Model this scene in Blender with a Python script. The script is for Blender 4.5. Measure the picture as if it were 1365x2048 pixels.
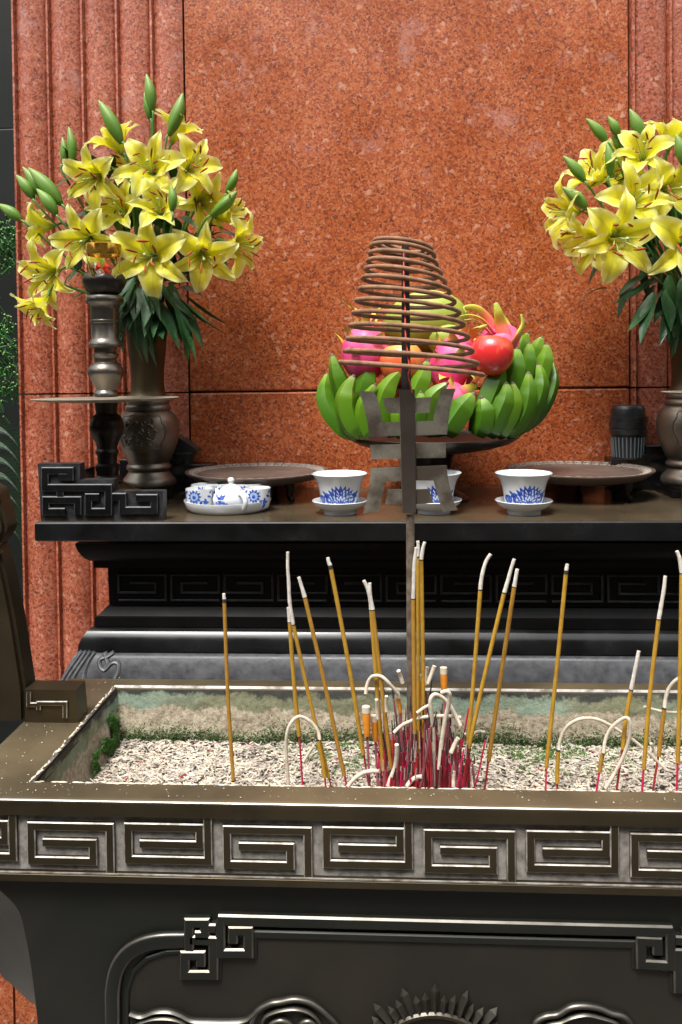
import bpy, bmesh, math, random
from mathutils import Vector, Matrix, Quaternion, noise
from math import sin, cos, pi, radians, sqrt

random.seed(11)
for _o in list(bpy.data.objects):
    bpy.data.objects.remove(_o)
scene = bpy.context.scene
COL = scene.collection

# ------------------------------------------------------------------ camera
CAM = Vector((0.0, 0.0, 1.55))
FPX, YAW, PITCH, ROLL, HOR = 1650.0, math.atan(93 / 1650), radians(1.3), -0.012, 750.0
SHIFT = (HOR - 1024 + FPX * math.tan(PITCH)) / 2048.0
cam_d = bpy.data.cameras.new('camera')
cam = bpy.data.objects.new('camera', cam_d)
COL.objects.link(cam)
RC = Matrix.Rotation(YAW, 3, 'Z') @ Matrix.Rotation(pi / 2 - PITCH, 3, 'X') @ Matrix.Rotation(ROLL, 3, 'Z')
cam.matrix_world = Matrix.Translation(CAM) @ RC.to_4x4()
cam_d.sensor_fit = 'VERTICAL'
cam_d.sensor_height = 36.0
cam_d.sensor_width = 36.0 * 1365 / 2048
cam_d.lens = 36.0 * FPX / 2048
cam_d.shift_y = SHIFT
cam_d.clip_start = 0.05
cam_d.clip_end = 200
scene.camera = cam
scene.render.resolution_x, scene.render.resolution_y = 682, 1024

# ------------------------------------------------------------------ light
SUN_EL, SUN_AZ = radians(62), radians(205)          # overcast: a broad, soft sun above and behind the viewer
world = bpy.data.worlds.new("World")
scene.world = world
world.use_nodes = True
wn = world.node_tree.nodes
wn.clear()
sky = wn.new('ShaderNodeTexSky')
sky.sky_type = 'NISHITA'
sky.sun_disc = False
sky.sun_elevation = SUN_EL
sky.sun_rotation = SUN_AZ
sky.air_density = 1.0
sky.dust_density = 4.0
sky.ozone_density = 1.0
hs = wn.new('ShaderNodeHueSaturation')
hs.inputs['Saturation'].default_value = 0.08
bg = wn.new('ShaderNodeBackground')
bg.inputs['Strength'].default_value = 0.15
wo = wn.new('ShaderNodeOutputWorld')
wl = world.node_tree.links
wl.new(sky.outputs[0], hs.inputs['Color'])
wl.new(hs.outputs[0], bg.inputs['Color'])
wl.new(bg.outputs[0], wo.inputs[0])
sl = bpy.data.lights.new('sun', 'SUN')
sl.energy = 1.5
sl.angle = radians(16)
sl.color = (1.0, 0.96, 0.9)
sun = bpy.data.objects.new('sun', sl)
COL.objects.link(sun)
sd = Vector((cos(SUN_EL) * sin(SUN_AZ), cos(SUN_EL) * cos(SUN_AZ), sin(SUN_EL)))
sun.rotation_euler = sd.to_track_quat('Z', 'Y').to_euler()
sun.location = sd * 10
scene.view_settings.view_transform = 'Standard'
scene.view_settings.look = 'None'
scene.view_settings.gamma = 1
scene.view_settings.use_curve_mapping = False
scene.view_settings.exposure = 1.25

# ------------------------------------------------------------------ measuring
def at(px, py, Y):
    d = RC @ Vector(((px - 682.5) / FPX, (1024 + 2048 * SHIFT - py) / FPX, -1))
    return CAM + d * ((Y - CAM.y) / d.y)

def proj(p):
    q = RC.transposed() @ (Vector(p) - CAM)
    return 682.5 + FPX * q.x / -q.z, 1024 + 2048 * SHIFT - FPX * q.y / -q.z

def pxm(Y):            # metres per photograph pixel at depth Y
    return Y / FPX

def zat(py, Y, px=682):
    return at(px, py, Y).z

def catmull(pts, n=6, closed=False):
    pts = [Vector(p) for p in pts]
    out = []
    N = len(pts)
    rng = range(N if closed else N - 1)
    for i in rng:
        if closed:
            p0, p1, p2, p3 = pts[(i - 1) % N], pts[i], pts[(i + 1) % N], pts[(i + 2) % N]
        else:
            p0, p1, p2, p3 = pts[max(i - 1, 0)], pts[i], pts[i + 1], pts[min(i + 2, N - 1)]
        for k in range(n):
            t = k / n
            out.append(0.5 * ((2 * p1) + (p2 - p0) * t + (2 * p0 - 5 * p1 + 4 * p2 - p3) * t * t + (3 * p1 - p0 - 3 * p2 + p3) * t ** 3))
    if not closed:
        out.append(pts[-1])
    return out

# ------------------------------------------------------------------ mesh builder
class MB:
    def __init__(s):
        s.v, s.f, s.m, s.uv = [], [], [], {}
    def add(s, vs, fs, m=0):
        o = len(s.v)
        s.v += [tuple(v) for v in vs]
        for f in fs:
            s.f.append(tuple(o + i for i in f))
            s.m.append(m)
        return o
    def box(s, x0, x1, y0, y1, z0, z1, m=0):
        vs = [(x, y, z) for z in (z0, z1) for y in (y0, y1) for x in (x0, x1)]
        s.add(vs, [(0, 2, 3, 1), (4, 5, 7, 6), (0, 1, 5, 4), (2, 6, 7, 3), (0, 4, 6, 2), (1, 3, 7, 5)], m)
        return s
    def lathe(s, prof, c=(0, 0, 0), n=40, m=0, a0=0, a1=2 * pi, sx=1, sy=1):
        full = abs(a1 - a0 - 2 * pi) < 1e-6
        cols = n if full else n + 1
        vs = []
        for r, z in prof:
            for i in range(cols):
                a = a0 + (a1 - a0) * i / n
                vs.append((c[0] + r * cos(a) * sx, c[1] + r * sin(a) * sy, c[2] + z))
        fs = []
        for j in range(len(prof) - 1):
            for i in range(n):
                k = (i + 1) % cols
                fs.append((j * cols + i, j * cols + k, (j + 1) * cols + k, (j + 1) * cols + i))
        if full:
            if prof[0][0] > 1e-5: fs.append(tuple(range(cols - 1, -1, -1)))
            if prof[-1][0] > 1e-5: fs.append(tuple((len(prof) - 1) * cols + i for i in range(cols)))
        s.add(vs, fs, m)
        return s
    def tube(s, pts, rad, n=8, m=0, cap=True, flat=1.0):
        pts = [Vector(p) for p in pts]
        if not isinstance(rad, (list, tuple)): rad = [rad] * len(pts)
        t0 = (pts[1] - pts[0]).normalized()
        up = Vector((0, 0, 1)) if abs(t0.z) < 0.9 else Vector((1, 0, 0))
        nrm = t0.cross(up).normalized()
        vs = []
        tp = t0
        for i, p in enumerate(pts):
            t = (pts[min(i + 1, len(pts) - 1)] - pts[max(i - 1, 0)]).normalized()
            q = tp.rotation_difference(t)
            nrm = q @ nrm
            nrm = (nrm - t * nrm.dot(t)).normalized()
            b = t.cross(nrm)
            tp = t
            for k in range(n):
                a = 2 * pi * k / n
                vs.append(p + (nrm * cos(a) + b * sin(a) * flat) * rad[i])
        fs = []
        for j in range(len(pts) - 1):
            for k in range(n):
                l = (k + 1) % n
                fs.append((j * n + k, j * n + l, (j + 1) * n + l, (j + 1) * n + k))
        if cap:
            fs.append(tuple(range(n - 1, -1, -1)))
            fs.append(tuple((len(pts) - 1) * n + k for k in range(n)))
        s.add(vs, fs, m)
        return s
    def ribbon(s, path, w, h, c, fn, m0=0, m1=0, closed=False):
        """a raised band with bevelled shoulders that follows path (u,v) on the surface fn(u,v,n)"""
        P = [Vector((p[0], p[1])) for p in path]
        N = len(P)
        L = []
        for i in range(N):
            a = P[i] - P[i - 1] if (i > 0 or closed) else P[1] - P[0]
            b = P[(i + 1) % N] - P[i] if (i < N - 1 or closed) else P[-1] - P[-2]
            a, b = a.normalized(), b.normalized()
            na, nb = Vector((-a.y, a.x)), Vector((-b.y, b.x))
            mm = na + nb
            if mm.length < 1e-4: mm = na
            mm.normalize()
            L.append(mm / max(mm.dot(na), 0.35))
        vs = []
        for i in range(N):
            for off, hh in ((-w / 2, 0), (-w / 2, h - c), (-(w / 2 - c), h), (w / 2 - c, h), (w / 2, h - c), (w / 2, 0)):
                q = P[i] + L[i] * off
                vs.append(fn(q.x, q.y, hh))
        for i in range(N if closed else N - 1):
            j = (i + 1) % N
            pass
        o = len(s.v)
        s.v += [tuple(v) for v in vs]
        for i in range(N if closed else N - 1):
            j = (i + 1) % N
            for k in range(5):
                s.f.append((o + i * 6 + k, o + i * 6 + k + 1, o + j * 6 + k + 1, o + j * 6 + k))
                s.m.append(m0 if k == 2 else m1 if k in (1, 3) else m0)
        if not closed:
            s.f.append(tuple(o + k for k in range(6))); s.m.append(m0)
            s.f.append(tuple(o + (N - 1) * 6 + k for k in range(5, -1, -1))); s.m.append(m0)
        return s
    def poly(s, pts, fn, n0, n1, m=0, ms=None):
        N = len(pts)
        vs = [fn(p[0], p[1], n1) for p in pts] + [fn(p[0], p[1], n0) for p in pts]
        fs = [tuple(range(N)), tuple(range(2 * N - 1, N - 1, -1))]
        o = s.add(vs, fs, m)
        for i in range(N):
            j = (i + 1) % N
            s.f.append((o + i, o + N + i, o + N + j, o + j)); s.m.append(m if ms is None else ms)
        return s
    def sweep(s, x0, x1, y0, y1, prof, m=0, mats=None):
        """a moulding profile (outset, z) carried round a rectangle, mitred at its corners"""
        vs = []
        for o, z in prof:
            vs += [(x0 - o, y0 - o, z), (x1 + o, y0 - o, z), (x1 + o, y1 + o, z), (x0 - o, y1 + o, z)]
        b = len(s.v)
        s.v += vs
        for j in range(len(prof) - 1):
            for i in range(4):
                k = (i + 1) % 4
                s.f.append((b + j * 4 + i, b + j * 4 + k, b + (j + 1) * 4 + k, b + (j + 1) * 4 + i))
                s.m.append(mats[j] if mats else m)
        return s
    def grid(s, fn, nu, nv, m=0):
        o = len(s.v)
        for i in range(nu + 1):
            for j in range(nv + 1):
                s.v.append(tuple(fn(i / nu, j / nv)))
                s.uv[len(s.v) - 1] = (i / nu, j / nv)
        for i in range(nu):
            for j in range(nv):
                a = o + i * (nv + 1) + j
                s.f.append((a, a + nv + 1, a + nv + 2, a + 1)); s.m.append(m)
        return s
    def mesh(s, name, mats, off=Vector((0, 0, 0)), smooth=None, recalc=True):
        me = bpy.data.meshes.new(name)
        me.from_pydata([(v[0] - off.x, v[1] - off.y, v[2] - off.z) for v in s.v], [], s.f)
        for m in (mats if isinstance(mats, (list, tuple)) else [mats]):
            me.materials.append(m)
        me.polygons.foreach_set('material_index', s.m)
        if s.uv:
            ul = me.uv_layers.new(name='UVMap')
            for l in me.loops:
                u = s.uv.get(l.vertex_index)
                if u: ul.data[l.index].uv = u
        if recalc and len(s.f) < 60000:
            bm = bmesh.new(); bm.from_mesh(me)
            bmesh.ops.recalc_face_normals(bm, faces=bm.faces)
            bm.to_mesh(me); bm.free()
        if smooth is not None:
            me.shade_smooth()
            if smooth < 179:
                me.set_sharp_from_angle(angle=radians(smooth))
        me.update()
        return me

def root_loc(o):
    while o.parent: o = o.parent
    return o.location.copy()

def tag(o, label=None, cat=None, group=None, kind=None):
    if label: o['label'] = label
    if cat: o['category'] = cat
    if group: o['group'] = group
    if kind: o['kind'] = kind
    return o

def thing(name, label, cat, loc=(0, 0, 0), group=None):
    o = bpy.data.objects.new(name, None)
    o.empty_display_size = 0.02
    COL.objects.link(o)
    o.location = loc
    return tag(o, label, cat, group)

def part(name, mb, mats, parent=None, smooth=None, label=None, recalc=True, kind=None, local=False):
    off = Vector((0, 0, 0)) if (parent is None or local) else root_loc(parent)
    me = mb.mesh(name, mats, off, smooth, recalc)
    o = bpy.data.objects.new(name, me)
    COL.objects.link(o)
    if parent: o.parent = parent
    if label: o['label'] = label
    if kind: o['kind'] = kind
    return o

def inst(name, me, parent, mat=None):
    o = bpy.data.objects.new(name, me)
    COL.objects.link(o)
    o.parent = parent
    if mat is not None: o.matrix_local = mat
    return o

def dup(o, loc=None, parent=None, label=None):
    c = o.copy()
    COL.objects.link(c)
    c.parent = parent
    if loc is not None: c.location = loc
    if label: c['label'] = label
    for ch in [x for x in bpy.data.objects if x.parent == o]:
        dup(ch, None, c)
    return c

# ------------------------------------------------------------------ materials
def newmat(name):
    m = bpy.data.materials.new(name)
    m.use_nodes = True
    nt = m.node_tree
    return m, nt, nt.nodes['Principled BSDF'], nt.links

def nd(nt, t, **kw):
    n = nt.nodes.new(t)
    for k, v in kw.items():
        if k in n.inputs: n.inputs[k].default_value = v
        else: setattr(n, k, v)
    return n

def ramp(nt, stops, interp='LINEAR'):
    r = nt.nodes.new('ShaderNodeValToRGB')
    r.color_ramp.interpolation = interp
    e = r.color_ramp.elements
    while len(e) < len(stops): e.new(0.5)
    for i, (p, c) in enumerate(stops):
        e[i].position = p
        e[i].color = (c[0], c[1], c[2], 1) if isinstance(c, (tuple, list)) else (c, c, c, 1)
    return r

def mix(nt, fac, a, b, mode='MIX'):
    n = nt.nodes.new('ShaderNodeMix')
    n.data_type = 'RGBA'; n.blend_type = mode
    for s, v in ((0, fac), (6, a), (7, b)):
        if hasattr(v, 'is_output') or isinstance(v, bpy.types.NodeSocket): nt.links.new(v, n.inputs[s])
        elif isinstance(v, (tuple, list)): n.inputs[s].default_value = (v[0], v[1], v[2], 1)
        else: n.inputs[s].default_value = v
    return n.outputs[2]

def bumped(nt, bsdf, h, strength=0.3, dist=0.002):
    b = nd(nt, 'ShaderNodeBump')
    b.inputs['Strength'].default_value = strength
    b.inputs['Distance'].default_value = dist
    nt.links.new(h, b.inputs['Height'])
    nt.links.new(b.outputs[0], bsdf.inputs['Normal'])

def plain(name, col, rough=0.5, metal=0.0, col2=None, scale=30, detail=4, lo=.4, hi=.65, bump=0, bdist=.001, r2=None, coat=0, spec=None):
    m, nt, b, L = newmat(name)
    tc = nd(nt, 'ShaderNodeTexCoord')
    b.inputs['Roughness'].default_value = rough
    b.inputs['Metallic'].default_value = metal
    b.inputs['Coat Weight'].default_value = coat
    if spec is not None: b.inputs['Specular IOR Level'].default_value = spec
    n = nd(nt, 'ShaderNodeTexNoise', Scale=scale, Detail=detail, Roughness=.6)
    L.new(tc.outputs['Object'], n.inputs['Vector'])
    if col2 is None: col2 = tuple(c * .75 for c in col)
    r = ramp(nt, [(lo, col), (hi, col2)])
    L.new(n.outputs['Fac'], r.inputs[0])
    L.new(r.outputs[0], b.inputs['Base Color'])
    if r2 is not None:
        rr = ramp(nt, [(lo, rough), (hi, r2)])
        L.new(n.outputs['Fac'], rr.inputs[0])
        L.new(rr.outputs[0], b.inputs['Roughness'])
    if bump:
        n2 = nd(nt, 'ShaderNodeTexNoise', Scale=scale * 3, Detail=5)
        L.new(tc.outputs['Object'], n2.inputs['Vector'])
        bumped(nt, b, n2.outputs['Fac'], bump, bdist)
    return m

def granite(name, pink, flecks, seed):
    m, nt, b, L = newmat(name)
    tc = nd(nt, 'ShaderNodeTexCoord')
    mp = nd(nt, 'ShaderNodeMapping'); mp.inputs['Location'].default_value = (seed, seed * 1.7, seed * .3)
    L.new(tc.outputs['Object'], mp.inputs[0])
    wn_ = nd(nt, 'ShaderNodeTexNoise', Scale=120, Detail=3)
    L.new(mp.outputs[0], wn_.inputs['Vector'])
    ws = nd(nt, 'ShaderNodeVectorMath', operation='MULTIPLY_ADD')
    ws.inputs[1].default_value = (.007, .007, .007)
    L.new(wn_.outputs['Color'], ws.inputs[0]); L.new(mp.outputs[0], ws.inputs[2])
    v1 = nd(nt, 'ShaderNodeTexVoronoi', Scale=270)
    L.new(ws.outputs[0], v1.inputs['Vector'])
    sp = nd(nt, 'ShaderNodeSeparateColor'); L.new(v1.outputs['Color'], sp.inputs[0])
    p = pink
    r1 = ramp(nt, [(0, (.14, .040, .020)), (.10, (.23 + .03 * p, .047 + .02 * p, .016 + .02 * p)), (.35, (.37, .070 + .020 * p, .011 + .030 * p)),
                   (.65, (.475, .112 + .022 * p, .017 + .050 * p)), (.90, (.48, .145 + .03 * p, .036 + .06 * p)), (1, (.52, .21, .10 + .06 * p))])
    L.new(sp.outputs[0], r1.inputs[0])
    # pale feldspar flecks
    wn2 = nd(nt, 'ShaderNodeTexNoise', Scale=70, Detail=4); L.new(mp.outputs[0], wn2.inputs['Vector'])
    ws2 = nd(nt, 'ShaderNodeVectorMath', operation='MULTIPLY_ADD'); ws2.inputs[1].default_value = (.03, .03, .03)
    L.new(wn2.outputs['Color'], ws2.inputs[0]); L.new(mp.outputs[0], ws2.inputs[2])
    v2 = nd(nt, 'ShaderNodeTexVoronoi', Scale=75)
    L.new(ws2.outputs[0], v2.inputs['Vector'])
    s2 = nd(nt, 'ShaderNodeSeparateColor'); L.new(v2.outputs['Color'], s2.inputs[0])
    g1 = nd(nt, 'ShaderNodeMath', operation='GREATER_THAN'); g1.inputs[1].default_value = flecks
    L.new(s2.outputs[1], g1.inputs[0])
    g2 = nd(nt, 'ShaderNodeMapRange'); g2.inputs[1].default_value = .42; g2.inputs[2].default_value = .30; g2.inputs[3].default_value = 0; g2.inputs[4].default_value = .75
    L.new(v2.outputs['Distance'], g2.inputs[0])
    g3 = nd(nt, 'ShaderNodeMath', operation='MULTIPLY'); L.new(g1.outputs[0], g3.inputs[0]); L.new(g2.outputs[0], g3.inputs[1])
    c = mix(nt, g3.outputs[0], r1.outputs[0], (.60, .30, .19))
    # dark grains
    v3 = nd(nt, 'ShaderNodeTexVoronoi', Scale=90); L.new(ws.outputs[0], v3.inputs['Vector'])
    s3 = nd(nt, 'ShaderNodeSeparateColor'); L.new(v3.outputs['Color'], s3.inputs[0])
    g4 = nd(nt, 'ShaderNodeMath', operation='GREATER_THAN'); g4.inputs[1].default_value = .985; L.new(s3.outputs[2], g4.inputs[0])
    g5 = nd(nt, 'ShaderNodeMapRange'); g5.inputs[1].default_value = .35; g5.inputs[2].default_value = .2; g5.inputs[4].default_value = .8
    L.new(v3.outputs['Distance'], g5.inputs[0])
    g6 = nd(nt, 'ShaderNodeMath', operation='MULTIPLY'); L.new(g4.outputs[0], g6.inputs[0]); L.new(g5.outputs[0], g6.inputs[1])
    c = mix(nt, g6.outputs[0], c, (.10, .055, .045))
    # broad mottling of the slab
    n3 = nd(nt, 'ShaderNodeTexNoise', Scale=5, Detail=5, Roughness=.65); L.new(mp.outputs[0], n3.inputs['Vector'])
    r3 = ramp(nt, [(.35, (.84, .78, .75)), (.65, (1.14, 1.16, 1.18))]); L.new(n3.outputs['Fac'], r3.inputs[0])
    c = mix(nt, 1.0, c, r3.outputs[0], 'MULTIPLY')
    # mineral bloom, in patches high on the slab
    n4 = nd(nt, 'ShaderNodeTexNoise', Scale=9, Detail=8, Roughness=.7); L.new(mp.outputs[0], n4.inputs['Vector'])
    r4 = ramp(nt, [(.55, 0.0), (.70, .8)]); L.new(n4.outputs['Fac'], r4.inputs[0])
    sx = nd(nt, 'ShaderNodeSeparateXYZ'); L.new(tc.outputs['Object'], sx.inputs[0])
    hz = nd(nt, 'ShaderNodeMapRange'); hz.inputs[1].default_value = 1.80; hz.inputs[2].default_value = 2.2
    L.new(sx.outputs[2], hz.inputs[0])
    ml = nd(nt, 'ShaderNodeMath', operation='MULTIPLY'); L.new(r4.outputs[0], ml.inputs[0]); L.new(hz.outputs[0], ml.inputs[1])
    c = mix(nt, ml.outputs[0], c, (.55, .30, .26))
    L.new(c, b.inputs['Base Color'])
    c = mix(nt, 1.0, c, (.86, .86, .90), 'MULTIPLY'); L.new(c, b.inputs['Base Color'])
    rr = ramp(nt, [(.3, .26), (.7, .50)]); L.new(n3.outputs['Fac'], rr.inputs[0]); L.new(rr.outputs[0], b.inputs['Roughness'])
    bumped(nt, b, sp.outputs[0], .25, .0006)
    return m

M = {}
M['granite'] = granite('red_granite', 0.25, .93, 0.0)
M['granite_p'] = granite('pink_red_granite', 1.0, .86, 3.0)
M['mortar'] = plain('joint_mortar', (.17, .055, .04), .9)
M['lacquer'] = plain('black_lacquer', (.005, .005, .005), .17, 0, (.014, .014, .015), 14, 5, .35, .75, r2=.32, bump=.05, spec=.4)
M['lacquer_top'] = plain('sheen_black_lacquer_top', (.05, .036, .022), .14, 0, (.085, .064, .036), 6, 6, .35, .7, r2=.32)  # lighter and browner: the top's wet reflection put into the base colour
M['lacquer_grey'] = plain('dusty_black_lacquer', (.035, .036, .040), .38, 0, (.075, .076, .082), 55, 6, .35, .7, r2=.55, bump=.25, bdist=.0015)
M['rimtop'] = plain('sky_lit_rim_bronze', (.17, .135, .085), .36, .75, (.26, .20, .115), 9, 6, .35, .7, r2=.5, bump=.12, bdist=.0008)  # lighter copy of the bronze: sky reflection on the rim top put into colour
M['bronze'] = plain('dark_bronze', (.058, .045, .027), .36, .8, (.090, .070, .040), 9, 6, .35, .7, r2=.5, bump=.12, bdist=.0008)
M['body_edge'] = plain('relief_edge_highlight', (.15, .14, .12), .32, .7, (.08, .07, .055), 30, 5, .35, .65)  # paler bevel colour that paints highlights along the body reliefs
M['raymetal'] = plain('grey_ray_bronze', (.085, .078, .065), .42, .6, (.05, .045, .035), 40, 5)
M['bronze_edge'] = plain('dusty_edge_highlight', (.44, .415, .38), .5, .3, (.15, .13, .105), 60, 6, .42, .64)  # pale bevel colour: painted edge highlights together with some dust
M['patina'] = plain('blackened_bronze', (.0115, .0135, .0105), .42, .4, (.022, .0215, .017), 7, 6, .35, .7, r2=.55, bump=.15, bdist=.0008)
M['brownpanel'] = plain('brown_bronze_panel', (.018, .0155, .012), .5, .35, (.033, .027, .020), 10, 7, .35, .75, bump=.25, bdist=.001)
M['dust'] = plain('dusty_recess', (.30, .28, .25), .85, 0, (.13, .115, .10), 90, 8, .36, .66, bump=.4)
M['vasebronze'] = plain('vase_bronze', (.24, .215, .175), .38, .85, (.16, .14, .11), 12, 5, .35, .7, r2=.45)
M['stick_metal'] = plain('turned_dark_metal', (.13, .12, .105), .27, .9, (.19, .165, .14), 20, 4, .35, .7, r2=.36)
M['drip'] = plain('drip_plate_brass', (.36, .32, .25), .55, .5, (.27, .24, .18), 12, 5)
M['goldbase'] = plain('worn_brass', (.24, .17, .08), .3, .85, (.10, .07, .035), 14, 5)
M['porcelain'] = plain('white_porcelain', (.70, .72, .73), .12, 0, (.64, .67, .69), 6, 2, coat=.5)
M['cobalt'] = plain('cobalt_glaze', (.018, .045, .30), .15, 0, (.05, .13, .48), 220, 3, .42, .58, coat=.4)
M['paleblue'] = plain('pale_blue_glaze', (.30, .42, .66), .15, 0, (.5, .6, .78), 200, 3, coat=.4)
M['coil'] = plain('coil_incense', (.31, .155, .08), .75, 0, (.16, .08, .042), 60, 5, bump=.3, bdist=.0006)
M['thread'] = plain('red_thread', (.75, .08, .06), .7)
M['iron'] = plain('black_iron', (.022, .021, .020), .5, .5, (.045, .038, .032), 40, 5, bump=.2)
M['polerust'] = plain('rusty_pole', (.11, .075, .05), .7, .3, (.22, .18, .14), 80, 7, .42, .62, bump=.3)
M['ash'] = plain('grey_white_ash', (.48, .43, .355), .95, 0, (.34, .30, .245), 160, 4, bump=.3, bdist=.0005)
M['ash_cream'] = plain('cream_ash', (.62, .55, .44), .95, 0, (.50, .43, .33), 120, 4)
M['ash_mauve'] = plain('greyish_pink_ash', (.36, .30, .26), .95, 0, (.26, .22, .19), 120, 4)
M['char'] = plain('charred', (.03, .025, .02), .9)
M['joss'] = plain('yellow_incense_paste', (.44, .25, .018), .8, 0, (.36, .185, .013), 90, 4, bump=.25, bdist=.0004)
M['joss2'] = plain('mustard_incense_paste', (.39, .20, .02), .8, 0, (.31, .15, .015), 90, 4)
M['pinkstick'] = plain('magenta_dyed_bamboo', (.62, .012, .085), .6, 0, (.42, .012, .05), 60, 4)
M['redstick'] = plain('red_dyed_bamboo', (.45, .02, .03), .65, 0, (.20, .015, .02), 60, 4)
M['dullstick'] = plain('faded_dyed_bamboo', (.36, .10, .12), .75, 0, (.16, .05, .05), 60, 4)
M['orangepaper'] = plain('orange_paper', (.72, .26, .02), .55, 0, (.55, .17, .015), 60, 4)
M['stone'] = plain('paving_stone', (.22, .20, .18), .85, 0, (.15, .14, .13), 5, 6)
M['blackwall'] = plain('black_tile', (.006, .008, .007), .6, 0, (.010, .012, .010), 4, spec=.2)
M['paleline'] = plain('pale_joint', (.30, .32, .32), .8)
M['plastic'] = plain('black_plastic', (.014, .017, .018), .33, 0, (.03, .034, .036), 30, 4)
M['greyplastic'] = plain('grey_plastic', (.15, .19, .21), .45)
M['leaf'] = plain('lily_leaf', (.010, .048, .012), .36, 0, (.018, .080, .017), 20, 4, r2=.6)
M['stem'] = plain('lily_stem', (.06, .18, .03), .45, 0, (.09, .24, .05), 30, 3)
M['anther'] = plain('rust_anther', (.36, .075, .012), .85, 0, (.25, .045, .01), 200, 3)
M['filament'] = plain('pale_green_filament', (.45, .52, .14), .5)
M['stigma'] = plain('stigma', (.42, .55, .20), .4)
M['shrub'] = plain('shrub_leaf', (.010, .065, .010), .5, 0, (.02, .12, .016), 30)
M['shrubtip'] = plain('shrub_leaf_tip', (.22, .42, .10), .5)
M['cycad'] = plain('cycad_leaf', (.006, .026, .008), .5, 0, (.012, .045, .014), 30)
M['moss'] = plain('moss', (.08, .20, .028), .9, 0, (.14, .26, .06), 60, 4)
M['darkmoss'] = plain('dark_moss', (.035, .12, .018), .9, 0, (.07, .17, .03), 60, 4)
M['bananatip'] = plain('dry_banana_tip', (.06, .045, .03), .9, 0, (.15, .13, .08), 200)

def wallcrust():
    m, nt, b, L = newmat('ash_crusted_bronze')
    tc = nd(nt, 'ShaderNodeTexCoord')
    sx = nd(nt, 'ShaderNodeSeparateXYZ'); L.new(tc.outputs['UV'], sx.inputs[0])
    n = nd(nt, 'ShaderNodeTexNoise', Scale=28, Detail=7, Roughness=.7); L.new(tc.outputs['Object'], n.inputs['Vector'])
    n2 = nd(nt, 'ShaderNodeTexNoise', Scale=7, Detail=4); L.new(tc.outputs['Object'], n2.inputs['Vector'])
    w = nd(nt, 'ShaderNodeTexNoise', Scale=150, Detail=6, Roughness=.75); L.new(tc.outputs['Object'], w.inputs['Vector'])
    base = ramp(nt, [(.30, (.14, .105, .07)), (.44, (.28, .225, .155)), (.58, (.40, .345, .255)), (.8, (.50, .445, .35))]); L.new(w.outputs['Fac'], base.inputs[0])
    c = base.outputs[0]
    # height above the ash = v of UV, jittered
    j = nd(nt, 'ShaderNodeMath', operation='MULTIPLY_ADD'); j.inputs[1].default_value = .55; L.new(n.outputs['Fac'], j.inputs[0]); L.new(sx.outputs[1], j.inputs[2])
    gr = ramp(nt, [(.97, 0.0), (1.06, .45), (1.16, .75)]); L.new(j.outputs[0], gr.inputs[0])
    teal = ramp(nt, [(.45, (.10, .12, .06)), (.58, (.17, .26, .19)), (.7, (.10, .20, .17))]); L.new(n2.outputs['Fac'], teal.inputs[0])
    c = mix(nt, gr.outputs[0], c, teal.outputs[0])
    tp = ramp(nt, [(1.0, 0.0), (1.0, 0.0)])
    jd = nd(nt, 'ShaderNodeMapRange'); jd.inputs[1].default_value = 1.17; jd.inputs[2].default_value = 1.23; L.new(j.outputs[0], jd.inputs[0])
    c = mix(nt, jd.outputs[0], c, (.035, .036, .032))
    nt.nodes.remove(tp)
    ms = nd(nt, 'ShaderNodeMapRange'); ms.inputs[1].default_value = .52; ms.inputs[2].default_value = .40; ms.inputs[4].default_value = .75; L.new(j.outputs[0], ms.inputs[0])
    c = mix(nt, ms.outputs[0], c, (.075, .13, .035))
    L.new(c, b.inputs['Base Color'])
    b.inputs['Roughness'].default_value = .9
    bumped(nt, b, w.outputs['Fac'], .8, .004)
    return m
M['crust'] = wallcrust()

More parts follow.
